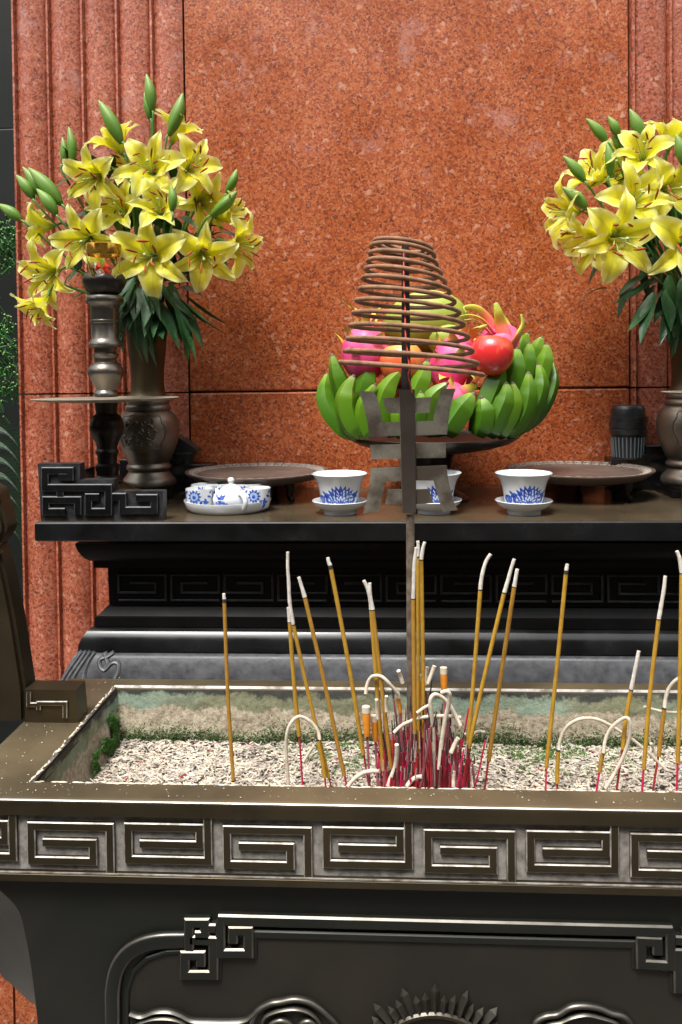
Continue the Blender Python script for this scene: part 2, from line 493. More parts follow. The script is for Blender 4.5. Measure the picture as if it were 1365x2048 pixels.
def petalmat():
    m, nt, b, L = newmat('yellow_lily_petal')
    tc = nd(nt, 'ShaderNodeTexCoord')
    sx = nd(nt, 'ShaderNodeSeparateXYZ'); L.new(tc.outputs['UV'], sx.inputs[0])
    ab = nd(nt, 'ShaderNodeMath', operation='SUBTRACT'); ab.inputs[1].default_value = .5; L.new(sx.outputs[1], ab.inputs[0])
    a2 = nd(nt, 'ShaderNodeMath', operation='ABSOLUTE'); L.new(ab.outputs[0], a2.inputs[0])
    along = ramp(nt, [(0, (.40, .50, .02)), (.12, (.70, .68, .012)), (.35, (.90, .82, .015)), (.72, (.93, .86, .07)), (1, (.93, .93, .48))]); L.new(sx.outputs[0], along.inputs[0])
    ed = ramp(nt, [(.24, 0.0), (.48, .62)]); L.new(a2.outputs[0], ed.inputs[0])
    c = mix(nt, ed.outputs[0], along.outputs[0], (.94, .93, .55))
    rib = ramp(nt, [(0.0, .45), (.05, 0.0)]); L.new(a2.outputs[0], rib.inputs[0])
    c = mix(nt, rib.outputs[0], c, (.50, .56, .03))
    oi = nd(nt, 'ShaderNodeObjectInfo')
    rr = ramp(nt, [(0, (.90, .92, .8)), (1, (1.0, 1.0, 1.0))]); L.new(oi.outputs['Random'], rr.inputs[0])
    c = mix(nt, 1.0, c, rr.outputs[0], 'MULTIPLY')
    L.new(c, b.inputs['Base Color'])
    b.inputs['Roughness'].default_value = .5
    w = nd(nt, 'ShaderNodeTexWave', Scale=10, Distortion=1.0); w.bands_direction = 'Y'
    L.new(tc.outputs['UV'], w.inputs['Vector'])
    bumped(nt, b, w.outputs['Fac'], .25, .0006)
    tr = nd(nt, 'ShaderNodeBsdfTranslucent'); L.new(c, tr.inputs[0])
    mx = nd(nt, 'ShaderNodeMixShader'); mx.inputs[0].default_value = .42
    L.new(b.outputs[0], mx.inputs[1]); L.new(tr.outputs[0], mx.inputs[2])
    L.new(mx.outputs[0], nt.nodes['Material Output'].inputs[0])
    return m
M['petal'] = petalmat()

def gradmat(name, stops, rough=.4, noisec=None, axis=0, bumps=0, coat=0):
    m, nt, b, L = newmat(name)
    tc = nd(nt, 'ShaderNodeTexCoord')
    sx = nd(nt, 'ShaderNodeSeparateXYZ'); L.new(tc.outputs['UV'], sx.inputs[0])
    n = nd(nt, 'ShaderNodeTexNoise', Scale=35, Detail=5); L.new(tc.outputs['Object'], n.inputs['Vector'])
    j = nd(nt, 'ShaderNodeMath', operation='MULTIPLY_ADD'); j.inputs[1].default_value = .12; L.new(n.outputs['Fac'], j.inputs[0]); L.new(sx.outputs[axis], j.inputs[2])
    j2 = nd(nt, 'ShaderNodeMath', operation='SUBTRACT'); j2.inputs[1].default_value = .06; L.new(j.outputs[0], j2.inputs[0])
    r = ramp(nt, stops); L.new(j2.outputs[0], r.inputs[0])
    c = r.outputs[0]
    if noisec:
        n5 = nd(nt, 'ShaderNodeTexNoise', Scale=noisec[1], Detail=6); L.new(tc.outputs['Object'], n5.inputs['Vector'])
        rr = ramp(nt, [(noisec[2], 0.0), (noisec[3], noisec[4])]); L.new(n5.outputs['Fac'], rr.inputs[0])
        c = mix(nt, rr.outputs[0], c, noisec[0])
    L.new(c, b.inputs['Base Color'])
    b.inputs['Roughness'].default_value = rough
    b.inputs['Coat Weight'].default_value = coat
    if bumps: bumped(nt, b, n.outputs['Fac'], bumps, .001)
    return m
M['bud'] = gradmat('lily_bud_skin', [(0, (.07, .16, .012)), (.5, (.10, .215, .018)), (1, (.20, .30, .06))], .5)
M['banana'] = gradmat('green_banana_skin', [(0, (.036, .095, .004)), (.35, (.040, .118, .004)), (.8, (.065, .16, .006)), (.93, (.17, .31, .03)), (1, (.22, .27, .08))], .36, ((.05, .07, .01), 90, .66, .74, .7))
M['banana2'] = gradmat('light_green_banana_skin', [(0, (.055, .13, .007)), (.5, (.075, .18, .006)), (.9, (.13, .23, .012)), (1, (.26, .32, .10))], .36, ((.04, .10, .01), 110, .70, .76, .7))
M['dragon'] = gradmat('dragon_fruit_skin', [(0, (.60, .02, .12)), (.5, (.78, .05, .22)), (1, (.80, .16, .30))], .42, ((.85, .30, .38), 18, .5, .75, .5))
M['bract'] = gradmat('dragon_fruit_scale', [(0, (.75, .05, .18)), (.30, (.78, .20, .12)), (.5, (.62, .50, .06)), (1, (.28, .40, .05))], .45)
M['apple'] = gradmat('red_apple_skin', [(0, (.55, .02, .02)), (.6, (.66, .03, .03)), (.88, (.70, .10, .04)), (1, (.55, .45, .08))], .25, ((.72, .42, .10), 26, .56, .8, .5), coat=.3)
M['apple_y'] = gradmat('blushed_apple_skin', [(0, (.65, .05, .03)), (.55, (.72, .12, .04)), (.85, (.62, .45, .10)), (1, (.45, .5, .1))], .28, ((.72, .50, .12), 22, .5, .8, .6), coat=.3)
M['mango'] = gradmat('green_mango_skin', [(0, (.19, .13, .022)), (.3, (.22, .24, .02)), (.65, (.30, .36, .04)), (1, (.42, .47, .16))], .5, ((.18, .22, .04), 160, .55, .62, .35))
M['shrubby'] = M['shrub']

def glassmat(name, col, rough=.02):
    m, nt, b, L = newmat(name)
    b.inputs['Base Color'].default_value = (*col, 1)
    b.inputs['Transmission Weight'].default_value = 1
    b.inputs['Roughness'].default_value = rough
    b.inputs['IOR'].default_value = 1.3
    return m
M['glass'] = glassmat('clear_glass', (.93, .93, .78))
M['amber'] = plain('amber_gilt_band', (.62, .34, .05), .16, .85, (.30, .14, .02), 60, 3, .4, .6)
M['wax'] = plain('cream_wax', (.75, .68, .45), .4)
M['redwax'] = plain('red_wax', (.85, .02, .012), .4)

M['amberglass'] = glassmat('amber_glass', (.80, .44, .05), .08)
M['sheet'] = plain('scorched_sheet_metal', (.11, .088, .066), .5, .5, (.34, .31, .25), 22, 8, .42, .62, r2=.4, bump=.25)
M['sheet2'] = plain('dark_scorched_bar', (.055, .040, .031), .55, .4, (.07, .056, .046), 30, 7, .4, .65, bump=.2)
M['dark_reflect'] = plain('reflection_wall_dark', (.030, .024, .019), .8, 0, (.05, .04, .03), 2)  # dark tone of the unseen walls added for reflections
M['lacquer_mid'] = plain('matt_black_lacquer', (.012, .012, .013), .4, 0, (.04, .04, .042), 60, 6, .4, .7, r2=.55, bump=.2)
M['nose'] = plain('rim_nose_highlight', (.62, .58, .56), .28, .8, (.42, .37, .32), 30, 5)  # bright strip: the highlight line on the rim nose painted as colour
M['ashbase'] = plain('gap_shade_ash', (.30, .265, .21), .95, 0, (.17, .145, .11), 90, 6, bump=.4)  # darker bed under the rods: shade in their gaps put into colour
M['ash_white'] = plain('white_stick_ash', (.66, .62, .55), .95, 0, (.52, .48, .42), 160, 4, bump=.5, bdist=.0006)
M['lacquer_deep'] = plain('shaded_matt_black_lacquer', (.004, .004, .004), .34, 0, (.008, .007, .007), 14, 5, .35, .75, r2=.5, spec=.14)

def rings(mb, rs, mats=None, m=0, cap0=False, cap1=False):
    """stacked rectangles (x0,x1,y0,y1,z) joined side by side"""
    b = len(mb.v)
    for x0, x1, y0, y1, z in rs:
        mb.v += [(x0, y0, z), (x1, y0, z), (x1, y1, z), (x0, y1, z)]
    for j in range(len(rs) - 1):
        for i in range(4):
            k = (i + 1) % 4
            mb.f.append((b + j * 4 + i, b + j * 4 + k, b + j * 4 + 4 + k, b + j * 4 + 4 + i))
            mb.m.append(mats[j] if mats else m)
    n = len(rs) - 1
    if cap0: mb.f.append((b, b + 3, b + 2, b + 1)); mb.m.append(m)
    if cap1: mb.f.append(tuple(b + n * 4 + i for i in range(4))); mb.m.append(m)
    return mb

def rbox(mb, x0, x1, y0, y1, z0, z1, b=.002, m=0):
    return rings(mb, [(x0 + b, x1 - b, y0 + b, y1 - b, z0), (x0, x1, y0, y1, z0 + b), (x0, x1, y0, y1, z1 - b), (x0 + b, x1 - b, y0 + b, y1 - b, z1)], m=m, cap0=True, cap1=True)

def gtube(mb, pts, rad, n=12, shape=None, flat=1.0, m=0, up=None):
    pts = [Vector(p) for p in pts]
    t0 = (pts[1] - pts[0]).normalized()
    if up is None: up = Vector((0, 0, 1)) if abs(t0.z) < .9 else Vector((0, 1, 0))
    nrm = t0.cross(up).normalized(); tp = t0
    o = len(mb.v)
    N = len(pts)
    for i, p in enumerate(pts):
        t = (pts[min(i + 1, N - 1)] - pts[max(i - 1, 0)]).normalized()
        nrm = tp.rotation_difference(t) @ nrm
        nrm = (nrm - t * nrm.dot(t)).normalized(); b = t.cross(nrm); tp = t
        for k in range(n):
            a = 2 * pi * k / n
            r = rad[i] * (shape(a, i / (N - 1)) if shape else 1)
            mb.v.append(tuple(p + (nrm * cos(a) + b * sin(a) * flat) * r))
            mb.uv[len(mb.v) - 1] = (i / (N - 1), k / n)
    for j in range(N - 1):
        for k in range(n):
            l = (k + 1) % n
            mb.f.append((o + j * n + k, o + j * n + l, o + j * n + n + l, o + j * n + n + k)); mb.m.append(m)
    mb.f.append(tuple(o + k for k in range(n - 1, -1, -1))); mb.m.append(m)
    mb.f.append(tuple(o + (N - 1) * n + k for k in range(n))); mb.m.append(m)
    return mb

def planeY(Y): return lambda u, v, n: (u, Y - n, v)
def px2(pts, Y): return [(lambda q: (q.x, q.z))(at(x, y, Y)) for x, y in pts]
def crop(pts, ox, oy, s): return [(ox + x * s, oy + y * s) for x, y in pts]

# =================================================================== ground and wall
mb = MB(); mb.box(-8, 8, -8, 14, -.2, 0)
part('ground', mb, M['stone']).__setitem__('kind', 'structure')

WY = 1.704
wall = thing('granite_wall', 'tall polished red granite wall with fluted pilasters behind the altar', 'wall', (0, WY, 0))
def wx(px, py=100): return at(px, py, WY).x
zj = at(813, 780, WY).z
xe, xl, xr = wx(24), wx(369), wx(1257)
for z0, z1 in ((.42, zj - .0016), (zj + .0016, 2.7)):
    mb = MB(); rbox(mb, xl + .0012, xr - .0012, WY, WY + .12, z0, z1, .003)
    part('stone_panel', mb, M['granite'], wall)
pitch = (xl - xe) / 5
def fluted(xa, n, z0, z1, rev=False):
    mb = MB(); P = []
    for k in range(n):
        P.append((xa + k * pitch, WY + .004)); P.append((xa + k * pitch + .003, WY - .006)); P.append((xa + k * pitch + .0075, WY - .007)); P.append((xa + k * pitch + .010, WY + .003))
        for t in (.22, .32, .42, .52, .62, .72, .82, .90, .96):
            P.append((xa + (k + t) * pitch, WY + .003 - .012 * sin(pi * (t - .15) / .87) ** .8))
    P.append((xa + n * pitch - .0035, WY + .004)); P.append((xa + n * pitch - .0035, WY + .12)); P.append((xa, WY + .12))
    mb.poly(P, lambda u, v, h: (u, v, h), z0, z1)
    return part('fluted_panel', mb, M['granite_p'], wall, smooth=50)
for z0, z1 in ((.42, zj - .0016), (zj + .0016, 2.7)):
    fluted(xe, 5, z0, z1); fluted(xr + .0035, 5, z0, z1)
mb = MB(); mb.box(xe + .01, xr + 5 * pitch, WY + .03, WY + .11, .40, 2.68)
part('mortar_joint', mb, M['mortar'], wall)
for a, b_ in ((-1.1, -.805), (-.80, -.35), (-.345, .10), (.105, .55), (.555, 1.0)):
    mb = MB(); rbox(mb, a, b_, WY - .03, WY + .12, 0, .415, .004)
    part('plinth_block', mb, M['granite'], wall)

# unseen hall front, eave and side walls added behind the viewer for dark reflections
mb = MB(); mb.box(-5.5, 5.5, -4.3, -4.0, 0, 6.2); mb.box(-5.5, -5.2, -4.0, 3.4, 0, 3.6); mb.box(5.2, 5.5, -4.0, 3.4, 0, 3.6)
mb.add([(-6, -4.6, 6.3), (6, -4.6, 6.3), (6, -3.0, 5.2), (-6, -3.0, 5.2), (-6, -4.6, 6.4), (6, -4.6, 6.4), (6, -3.0, 5.3), (-6, -3.0, 5.3)], [(0, 1, 2, 3), (4, 7, 6, 5), (3, 2, 6, 7), (0, 4, 5, 1), (0, 3, 7, 4), (1, 5, 6, 2)])
o = part('reflection_walls', mb, M['dark_reflect']); o['kind'] = 'structure'

# dark tiled wall standing further back, seen past the left edge
bw = thing('black_tiled_wall', 'black tiled wall with one thin pale joint behind the green plants', 'wall', (-1.4, 2.7, 0))
zq = at(10, 258, 2.7).z
for k, (z0, z1) in enumerate(((.0, zq - .45), (zq - .446, zq - .002), (zq + .002, zq + .8), (zq + .804, 3.6))):
    mb = MB(); rbox(mb, -2.6, -.9, 2.7, 2.76, z0, z1, .002); part('tile', mb, M['blackwall'], bw)
mb = MB(); mb.box(-2.6, -.9, 2.703, 2.75, zq - .003, zq + .003); part('joint', mb, M['paleline'], bw)

# =================================================================== altar table
CX = .05
TY = 1.30
X0 = at(70, 1065, TY).x
X1 = 2 * CX - X0
ZT = at(700, 1044, TY).z
ZS = at(700, 1083, TY).z
table = thing('altar_table', 'long black lacquered altar table with moulded base and carved fret ends', 'table', (CX, 1.5, 0))
mb = MB(); rbox(mb, X0, X1, TY, WY - .004, ZS, ZT, .0022)
top = part('table_top', mb, [M['lacquer']], table)
mb = MB(); mb.box(X0 + .003, X1 - .003, TY + .003, WY - .006, ZT - .001, ZT + .0006)
part('top_finish', mb, M['lacquer_top'], top)
def prof(px, py):
    lo, hi = -.15, .3
    f = lambda i: at(px, py, TY + i).x - (X0 + i)
    for _ in range(50):
        m_ = (lo + hi) / 2
        if f(m_) * f(lo) <= 0: hi = m_
        else: lo = m_
    return lo, at(px, py, TY + lo).z
def moulding(name, pts, mat, smooth=None, drop=0):
    P = [prof(x, y) for x, y in pts]
    mb = MB()
    P = [(max(P[0][0], .16), P[0][1])] + P + [(max(P[-1][0], .16), P[-1][1])]
    rings(mb, [(X0 + i, X1 - i, TY + i, WY - .01, z) for i, z in P])
    return part(name, mb, mat, table, smooth)
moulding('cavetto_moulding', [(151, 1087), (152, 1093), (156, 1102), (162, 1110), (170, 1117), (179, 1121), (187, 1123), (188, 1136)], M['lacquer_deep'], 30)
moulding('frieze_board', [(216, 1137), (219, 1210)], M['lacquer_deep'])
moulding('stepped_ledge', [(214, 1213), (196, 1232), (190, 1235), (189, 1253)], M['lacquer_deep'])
moulding('rounded_base_moulding', [(187, 1255), (181, 1257), (174, 1263), (167, 1272), (161, 1281), (157, 1292), (156, 1303)], M['lacquer'], 40)
moulding('base_skirt', [(154, 1306), (146, 1315), (138, 1329), (130, 1346), (122, 1368), (112, 1400), (100, 1500)], M['lacquer_grey'], 60)
fi, fz0 = prof(216, 1200); _, fz1 = prof(216, 1149)
FY = TY + fi
mb = MB()
x = X0 + fi + .02; k = 0
hh = fz1 - fz0
while x < X1 - fi - .1:
    w_ = .082
    P = [(0, 0), (w_, 0), (w_, hh), (0, hh), (0, hh * .3), (w_ * .78, hh * .3), (w_ * .78, hh * .68), (w_ * .25, hh * .68)]
    if k % 2: P = [(w_ - a, b) for a, b in P]
    mb.ribbon([(x + a, fz0 + b) for a, b in P], .004, .003, .0012, planeY(FY))
    x += .092; k += 1
part('fret_relief', mb, M['lacquer_mid'], table)
# carved scroll at the skirt corner
SKY = TY - .01
mb = MB()
sk = lambda pts: [(q.x, q.y) for q in catmull([(a.x, a.z, 0) for a in [at(x, y, SKY) for x, y in crop(pts, 0, 960, .3516)]], 5)]
skf = lambda u, v, n: (u, SKY + .012 - (ZS - v) * .0 - n - max(0, (zsk - v)) * .55, v)
zsk = at(150, 1306, SKY).z
for pts in ([(455, 985), (420, 1040), (385, 1100), (365, 1150)], [(480, 985), (440, 1050), (410, 1100), (392, 1150)], [(505, 985), (465, 1050), (435, 1105), (420, 1150)],
            [(530, 990), (505, 1030), (490, 1080), (492, 1122)],
            [(640, 990), (610, 1010), (570, 1022), (568, 1050), (600, 1075), (640, 1040), (672, 1045), (680, 1085), (668, 1118)], [(585, 990), (600, 1020), (612, 1045), (605, 1065)]):
    mb.ribbon(sk(pts), .0072, .006, .0030, skf)
part('carved_scroll', mb, M['lacquer_grey'], table, smooth=40)

def bracket(mirror):
    Yb = TY + .012
    cr = lambda p: crop(p, 30, 640, .3883)
    out = px2(cr([(118, 740), (335, 740), (335, 822), (512, 822), (512, 882), (764, 882), (764, 1042), (135, 1050)]), Yb)
    zb = ZT + .0008
    out = [(a, max(b, zb)) if i not in (6, 7) else (a, zb) for i, (a, b) in enumerate(out)]
    fx = (lambda u: 2 * CX - u) if mirror else (lambda u: u)
    fn = lambda u, v, n: (fx(u), Yb - n, v)
    mb = MB()
    mb.poly(out, fn, -.022, 0)
    br = part('fret_bracket', mb, M['lacquer_mid'], table)
    mb = MB()
    for P in ([(232, 806), (290, 806), (290, 775), (162, 775), (162, 862), (487, 862), (487, 985), (385, 985), (385, 910), (440, 910)],
              [(508, 908), (560, 908), (560, 978), (722, 978), (722, 914), (630, 914)],
              [(240, 882), (240, 905)],
              [(265, 985), (166, 985), (166, 925), (330, 925), (330, 1000)]):
        mb.ribbon(px2(cr(P), Yb), .0125, .006, .0016, fn, 0, 1)
    f = part('raised_fret', mb, [M['lacquer'], M['lacquer_grey']], br)
    # return of the bracket along the table's end
    mb = MB()
    a = out[0][0]; zt = out[3][1]
    xs = sorted((fx(a + .002), fx(a + .022)))
    mb.box(xs[0], xs[1], Yb + .022, Yb + .20, zb, zt); part('side_return', mb, M['lacquer'], br)
bracket(False); bracket(True)

# =================================================================== the bronze censer
BY = .828
zn = at(600, 1612, BY).z                       # nose of the rim
ZR = zn + .002
XI0, YI0, YI1 = at(65, 1565, .866).x, .866, 1.142
XI1 = 2 * CX - XI0
XO0 = -.47; XO1 = 2 * CX - XO0
YO1 = 1.172
zf1 = at(135, 1632, BY).z; zf0 = at(135, 1747, BY).z; zl = at(135, 1768, BY).z
ZA = at(700, 1490, 1.119).z                    # surface of the ash
ZA = min(ZA, ZR - .06)
censer = thing('incense_burner', 'large rectangular dark bronze incense burner with key fret rim filled with ash', 'incense burner', (CX, 1.0, 0))
def O(d): return (XO0 + d, XO1 - d, BY + d, YO1 - d)
mb = MB()
rings(mb, [(XI0 + .004, XI1 - .004, YI0 + .004, YI1 - .004, ZR - .012), (XI0, XI1, YI0, YI1, ZR - .003), (XI0 - .002, XI1 + .002, YI0 - .002, YI1 + .002, ZR),
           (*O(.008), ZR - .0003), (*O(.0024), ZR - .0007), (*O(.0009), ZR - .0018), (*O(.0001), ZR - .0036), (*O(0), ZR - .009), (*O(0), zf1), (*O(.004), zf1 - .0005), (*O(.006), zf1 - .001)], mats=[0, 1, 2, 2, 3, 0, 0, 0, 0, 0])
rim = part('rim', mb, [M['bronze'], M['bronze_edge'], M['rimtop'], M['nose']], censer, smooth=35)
mb = MB(); rings(mb, [(*O(.0055), zf1 - .0005), (*O(.0055), zf0 + .0005)]); fb = part('frieze', mb, M['dust'], censer)
mb = MB(); rings(mb, [(*O(.006), zf0), (*O(.0015), zf0 - .0005), (*O(0), zf0 - .002), (*O(0), zl + .002), (*O(.003), zl), (*O(.02), zl - .001)]); part('lower_lip', mb, M['bronze'], censer)
# key fret, traced from one repeat and carried round the front
fY = planeY(BY + .0055)
tr = lambda P: px2(crop(P, 0, 1540, .4982), BY)
UA = tr([(442, 405), (442, 235), (122, 235), (122, 367), (372, 367), (372, 299), (170, 299)])
UB = tr([(832, 195), (832, 371), (515, 371), (515, 233), (800, 233), (800, 306), (560, 306)])
UA[0] = (UA[0][0], zf0); UB[0] = (UB[0][0], zf1)
for U in (UA, UB):
    # straighten what the camera's roll tilted
    for i in range(1, len(U)):
        if abs(U[i][0] - U[i - 1][0]) < abs(U[i][1] - U[i - 1][1]): U[i] = (U[i - 1][0], U[i][1])
        else: U[i] = (U[i][0], U[i - 1][1])
per = (at(826.5, 1700, BY).x - at(33, 1700, BY).x) / 2
me_a = me_b = None
for k in range(-1, 5):
    for U in (UA, UB):
        mb = MB(); random.seed(k)
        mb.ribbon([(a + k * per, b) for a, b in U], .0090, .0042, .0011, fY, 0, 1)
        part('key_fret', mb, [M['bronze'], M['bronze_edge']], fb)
# thin pale lines, painted highlights, where the frieze meets its borders
mb = MB()
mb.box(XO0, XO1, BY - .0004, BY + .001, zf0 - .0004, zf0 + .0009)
part('border_highlight', mb, M['bronze_edge'], fb)

# body
BF = BY + .016
zb_ = .52
mb = MB()
ridge = px2([(-40, 1750), (5, 1785), (38, 1822), (52, 1875), (62, 1930), (70, 1990), (76, 2050), (84, 2200), (90, 2400)], BF)
sil = [at(x, y, .93) for x, y in [(-230, 1735), (-150, 1800), (-60, 1850), (0, 1946), (22, 1968), (58, 2002), (74, 2022), (80, 2150), (84, 2330)]]
cx2 = lambda x: 2 * CX - x
zz = [r[1] for r in ridge]
ridge = [(q.x, q.y) for q in catmull([(a, b, 0) for a, b in ridge], 5)]
sil = catmull(sil, 5)
L = [Vector((r[0], BF, r[1])) for r in ridge]
vs, fs = [], []
n = len(L)
for i in range(n): vs += [L[i], Vector((cx2(L[i].x), BF, L[i].z))]
for i in range(n - 1): fs.append((2 * i, 2 * i + 1, 2 * i + 3, 2 * i + 2))
mb.add(vs, fs, 0)
vs = []
for s_ in (0, 1):
    vs = []
    for i in range(n):
        a = L[i].copy(); b = sil[i].copy(); b.z = b.z
        c = Vector((b.x - .005, YO1 - .05, b.z)) 
        if s_: a.x, b.x, c.x = cx2(a.x), cx2(b.x), cx2(c.x)
        vs += [a, b, c]
    fs = []
    for i in range(n - 1):
        fs += [(3 * i, 3 * i + 1, 3 * i + 4, 3 * i + 3), (3 * i + 1, 3 * i + 2, 3 * i + 5, 3 * i + 4)]
    mb.add(vs, fs, 1)
# back face and underside
vs = [Vector((XO0 + .03, YO1 - .05, zl)), Vector((XO1 - .03, YO1 - .05, zl)), Vector((cx2(sil[-1].x), YO1 - .05, .5)), Vector((sil[-1].x, YO1 - .05, .5))]
mb.add(vs, [(0, 1, 2, 3)], 0)
body = part('body', mb, [M['patina'], M['patina']], censer, smooth=40)
for sx in (-.36, .46):
    for sy in (.90, 1.08):
        mb = MB(); mb.lathe([(.035, 0), (.04, .02), (.028, .06), (.022, .2), (.03, .40), (.036, .52)], (sx, sy, 0), 16); part('leg', mb, M['patina'], censer, smooth=50)
mb = MB(); mb.box(-.36, .46, .87, 1.11, .5, .515); part('underside', mb, M['patina'], censer)

# relief on the body's front
c4 = lambda P: crop(P, 0, 1540, .4982)
pf = planeY(BF)
mirx = 2 * 875 / .4982
def mir(P): return [(mirx - a, b) for a, b in P]
def world_mir(P): return [(2 * CX - a, b) for a, b in P]
inner = c4([(510, 1120), (510, 880), (535, 805), (590, 752), (670, 725), (725, 722), (735, 825), (880, 825), (880, 742), (1022, 740), (1022, 640)])
innw = px2(inner, BF)
loop = innw + world_mir(innw)[::-1]
mb = MB(); mb.poly(loop, pf, 0, .0012)
part('front_panel', mb, M['brownpanel'], body)
def reliefpart(name, paths, w, h, c, mats, smooth_px=False, both=True, parent=None):
    mb = MB()
    for P in paths:
        W = px2(c4(P), BF)
        if smooth_px: W = [(q.x, q.y) for q in catmull([(a, b, 0) for a, b in W], 5)]
        mb.ribbon(W, w, h, c, pf, 0, 1)
        if both: mb.ribbon(world_mir(W), w, h, c, pf, 0, 1)
    return part(name, mb, mats, parent or body, smooth=50)
arch = [(457, 1120), (457, 950), (458, 870), (475, 790), (515, 730), (575, 694), (650, 678), (745, 676)]
Wa = [(q.x, q.y) for q in catmull([(a, b, 0) for a, b in px2(c4(arch), BF)], 4)]
for q in (Wa, world_mir(Wa)):
    mb = MB(); mb.ribbon(q, .0165, .006, .0022, pf, 0, 1)
    part('arched_frame', mb, [M['patina'], M['body_edge']], body, smooth=50)
for P in ([(765, 705), (765, 600), (828, 600), (828, 650), (790, 650)], [(770, 668), (862, 672), (862, 808), (748, 808), (748, 730), (812, 730), (812, 772)], [(845, 622), (872, 622)],
          [(940, 680), (940, 632), (1002, 632), (1002, 722), (890, 722), (890, 595)]):
    W = px2(c4(P), BF)
    for q in (W, world_mir(W)):
        mb = MB(); mb.ribbon(q, .0105, .007, .0016, pf, 0, 1)
        part('corner_key', mb, [M['patina'], M['body_edge']], body)
Wt = px2(c4([(882, 590)]), BF)
mb = MB()
mb.ribbon([Wt[0], (2 * CX - Wt[0][0], Wt[0][1])], .0125, .0065, .0018, pf, 0, 1)
mb.ribbon([(Wt[0][0] + .01, Wt[0][1] - .0155), (2 * CX - Wt[0][0] - .01, Wt[0][1] - .0155)], .009, .004, .0015, pf, 0, 0)
part('top_frame', mb, [M['patina'], M['body_edge']], body)
ii = [(a + .001, b) for a, b in innw]
for q in (ii, world_mir(ii)):
    mb = MB(); mb.ribbon(q, .0050, .0035, .0012, pf)
    part('inner_frame', mb, M['patina'], body)

# sun medallion of folded rays
sc = px2([(872, 2154)], BF)[0]
R1, R0 = 196 * pxm(BF), 143 * pxm(BF)
for k in range(-13, 14):
    a = pi / 2 + k * radians(6.6)
    if sc[1] + R1 * sin(a) < .45: continue
    big = (k % 3 == 0)
    r1 = R1 * (1.0 if big else .93 - .02 * ((k * 7) % 3)); r0 = R0
    da = radians(2.95)
    mb = MB()
    P = lambda r, t, n_: (sc[0] + r * cos(t), BF - n_ - .0013, sc[1] + r * sin(t))
    vs = [P(r0, a - da, 0), P(r0, a + da, 0), P(r1 * .93, a - da * .95, .001), P(r1 * .93, a + da * .95, .001), P(r1, a, 0), P(r0, a, .007), P(r1 * .96, a, .008)]
    mb.add(vs, [(0, 5, 6, 2), (5, 1, 3, 6), (2, 6, 4), (6, 3, 4), (0, 1, 5)])
    part('sun_ray', mb, M['raymetal'], body)
mb = MB()
mb.ribbon([(sc[0] + (R0 - .004) * cos(t), sc[1] + (R0 - .005) * sin(t)) for t in [pi * i / 40 for i in range(41)]], .007, .006, .002, pf, 0, 1)
vs = [(sc[0], BF - .02, sc[1])]
for i in range(16):
    r = (.062 if i % 2 == 0 else .022); t = pi / 2 + i * pi / 8
    vs.append((sc[0] + r * cos(t), BF - .001, sc[1] + r * sin(t)))
mb.add(vs, [(0, 1 + i, 1 + (i + 1) % 16) for i in range(16)], 0)
part('medallion_star', mb, [M['bronze'], M['body_edge']], body)
# cloud scrolls
c4b = lambda P: [(x, y) for x, y in P]
def clouds(P, w, h, c):
    W = px2(P, BF)
    return [(q.x, q.y) for q in catmull([(a, b, 0) for a, b in W], 6)]
mb = MB()
big = [(505, 2040), (515, 2018), (540, 2003), (562, 1999), (590, 1994), (618, 1999), (640, 2012), (660, 2030), (678, 2050), (690, 2080)]
inn1 = [(528, 2060), (530, 2032), (552, 2018), (590, 2012), (620, 2020), (640, 2040), (650, 2070)]
l1 = [(545, 2070), (542, 2046), (562, 2036), (582, 2044), (590, 2062)]
l2 = [(596, 2062), (604, 2042), (622, 2038), (636, 2052), (636, 2078)]
tail = [(262, 2022), (285, 2028), (312, 2019), (340, 2018), (362, 2025), (385, 2036), (420, 2038), (470, 2038), (495, 2034), (512, 2020)]
tail2 = [(268, 2060), (280, 2042), (310, 2032), (345, 2032), (372, 2042), (385, 2060)]
small_r = [(1068, 2060), (1070, 2040), (1090, 2028), (1115, 2024), (1140, 2010), (1168, 2007), (1198, 2012), (1222, 2022), (1245, 2028), (1262, 2044), (1268, 2070)]
small_i = [(1085, 2060), (1095, 2044), (1120, 2038), (1145, 2028), (1172, 2024), (1200, 2030), (1230, 2040), (1244, 2060)]
for P, w in ((big, .006), (inn1, .004), (l1, .006), (l2, .006), (tail, .0045), (tail2, .004)):
    mb.ribbon(clouds(P, 0, 0, 0), w, .007, .0025, pf, 0, 1)
part('cloud_scroll', mb, [M['patina'], M['body_edge']], body, smooth=60)
mb = MB()
for P, w in ((small_r, .006), (small_i, .004)): mb.ribbon(clouds(P, 0, 0, 0), w, .007, .0025, pf, 0, 1)
part('cloud_scroll', mb, [M['patina'], M['body_edge']], body, smooth=60)

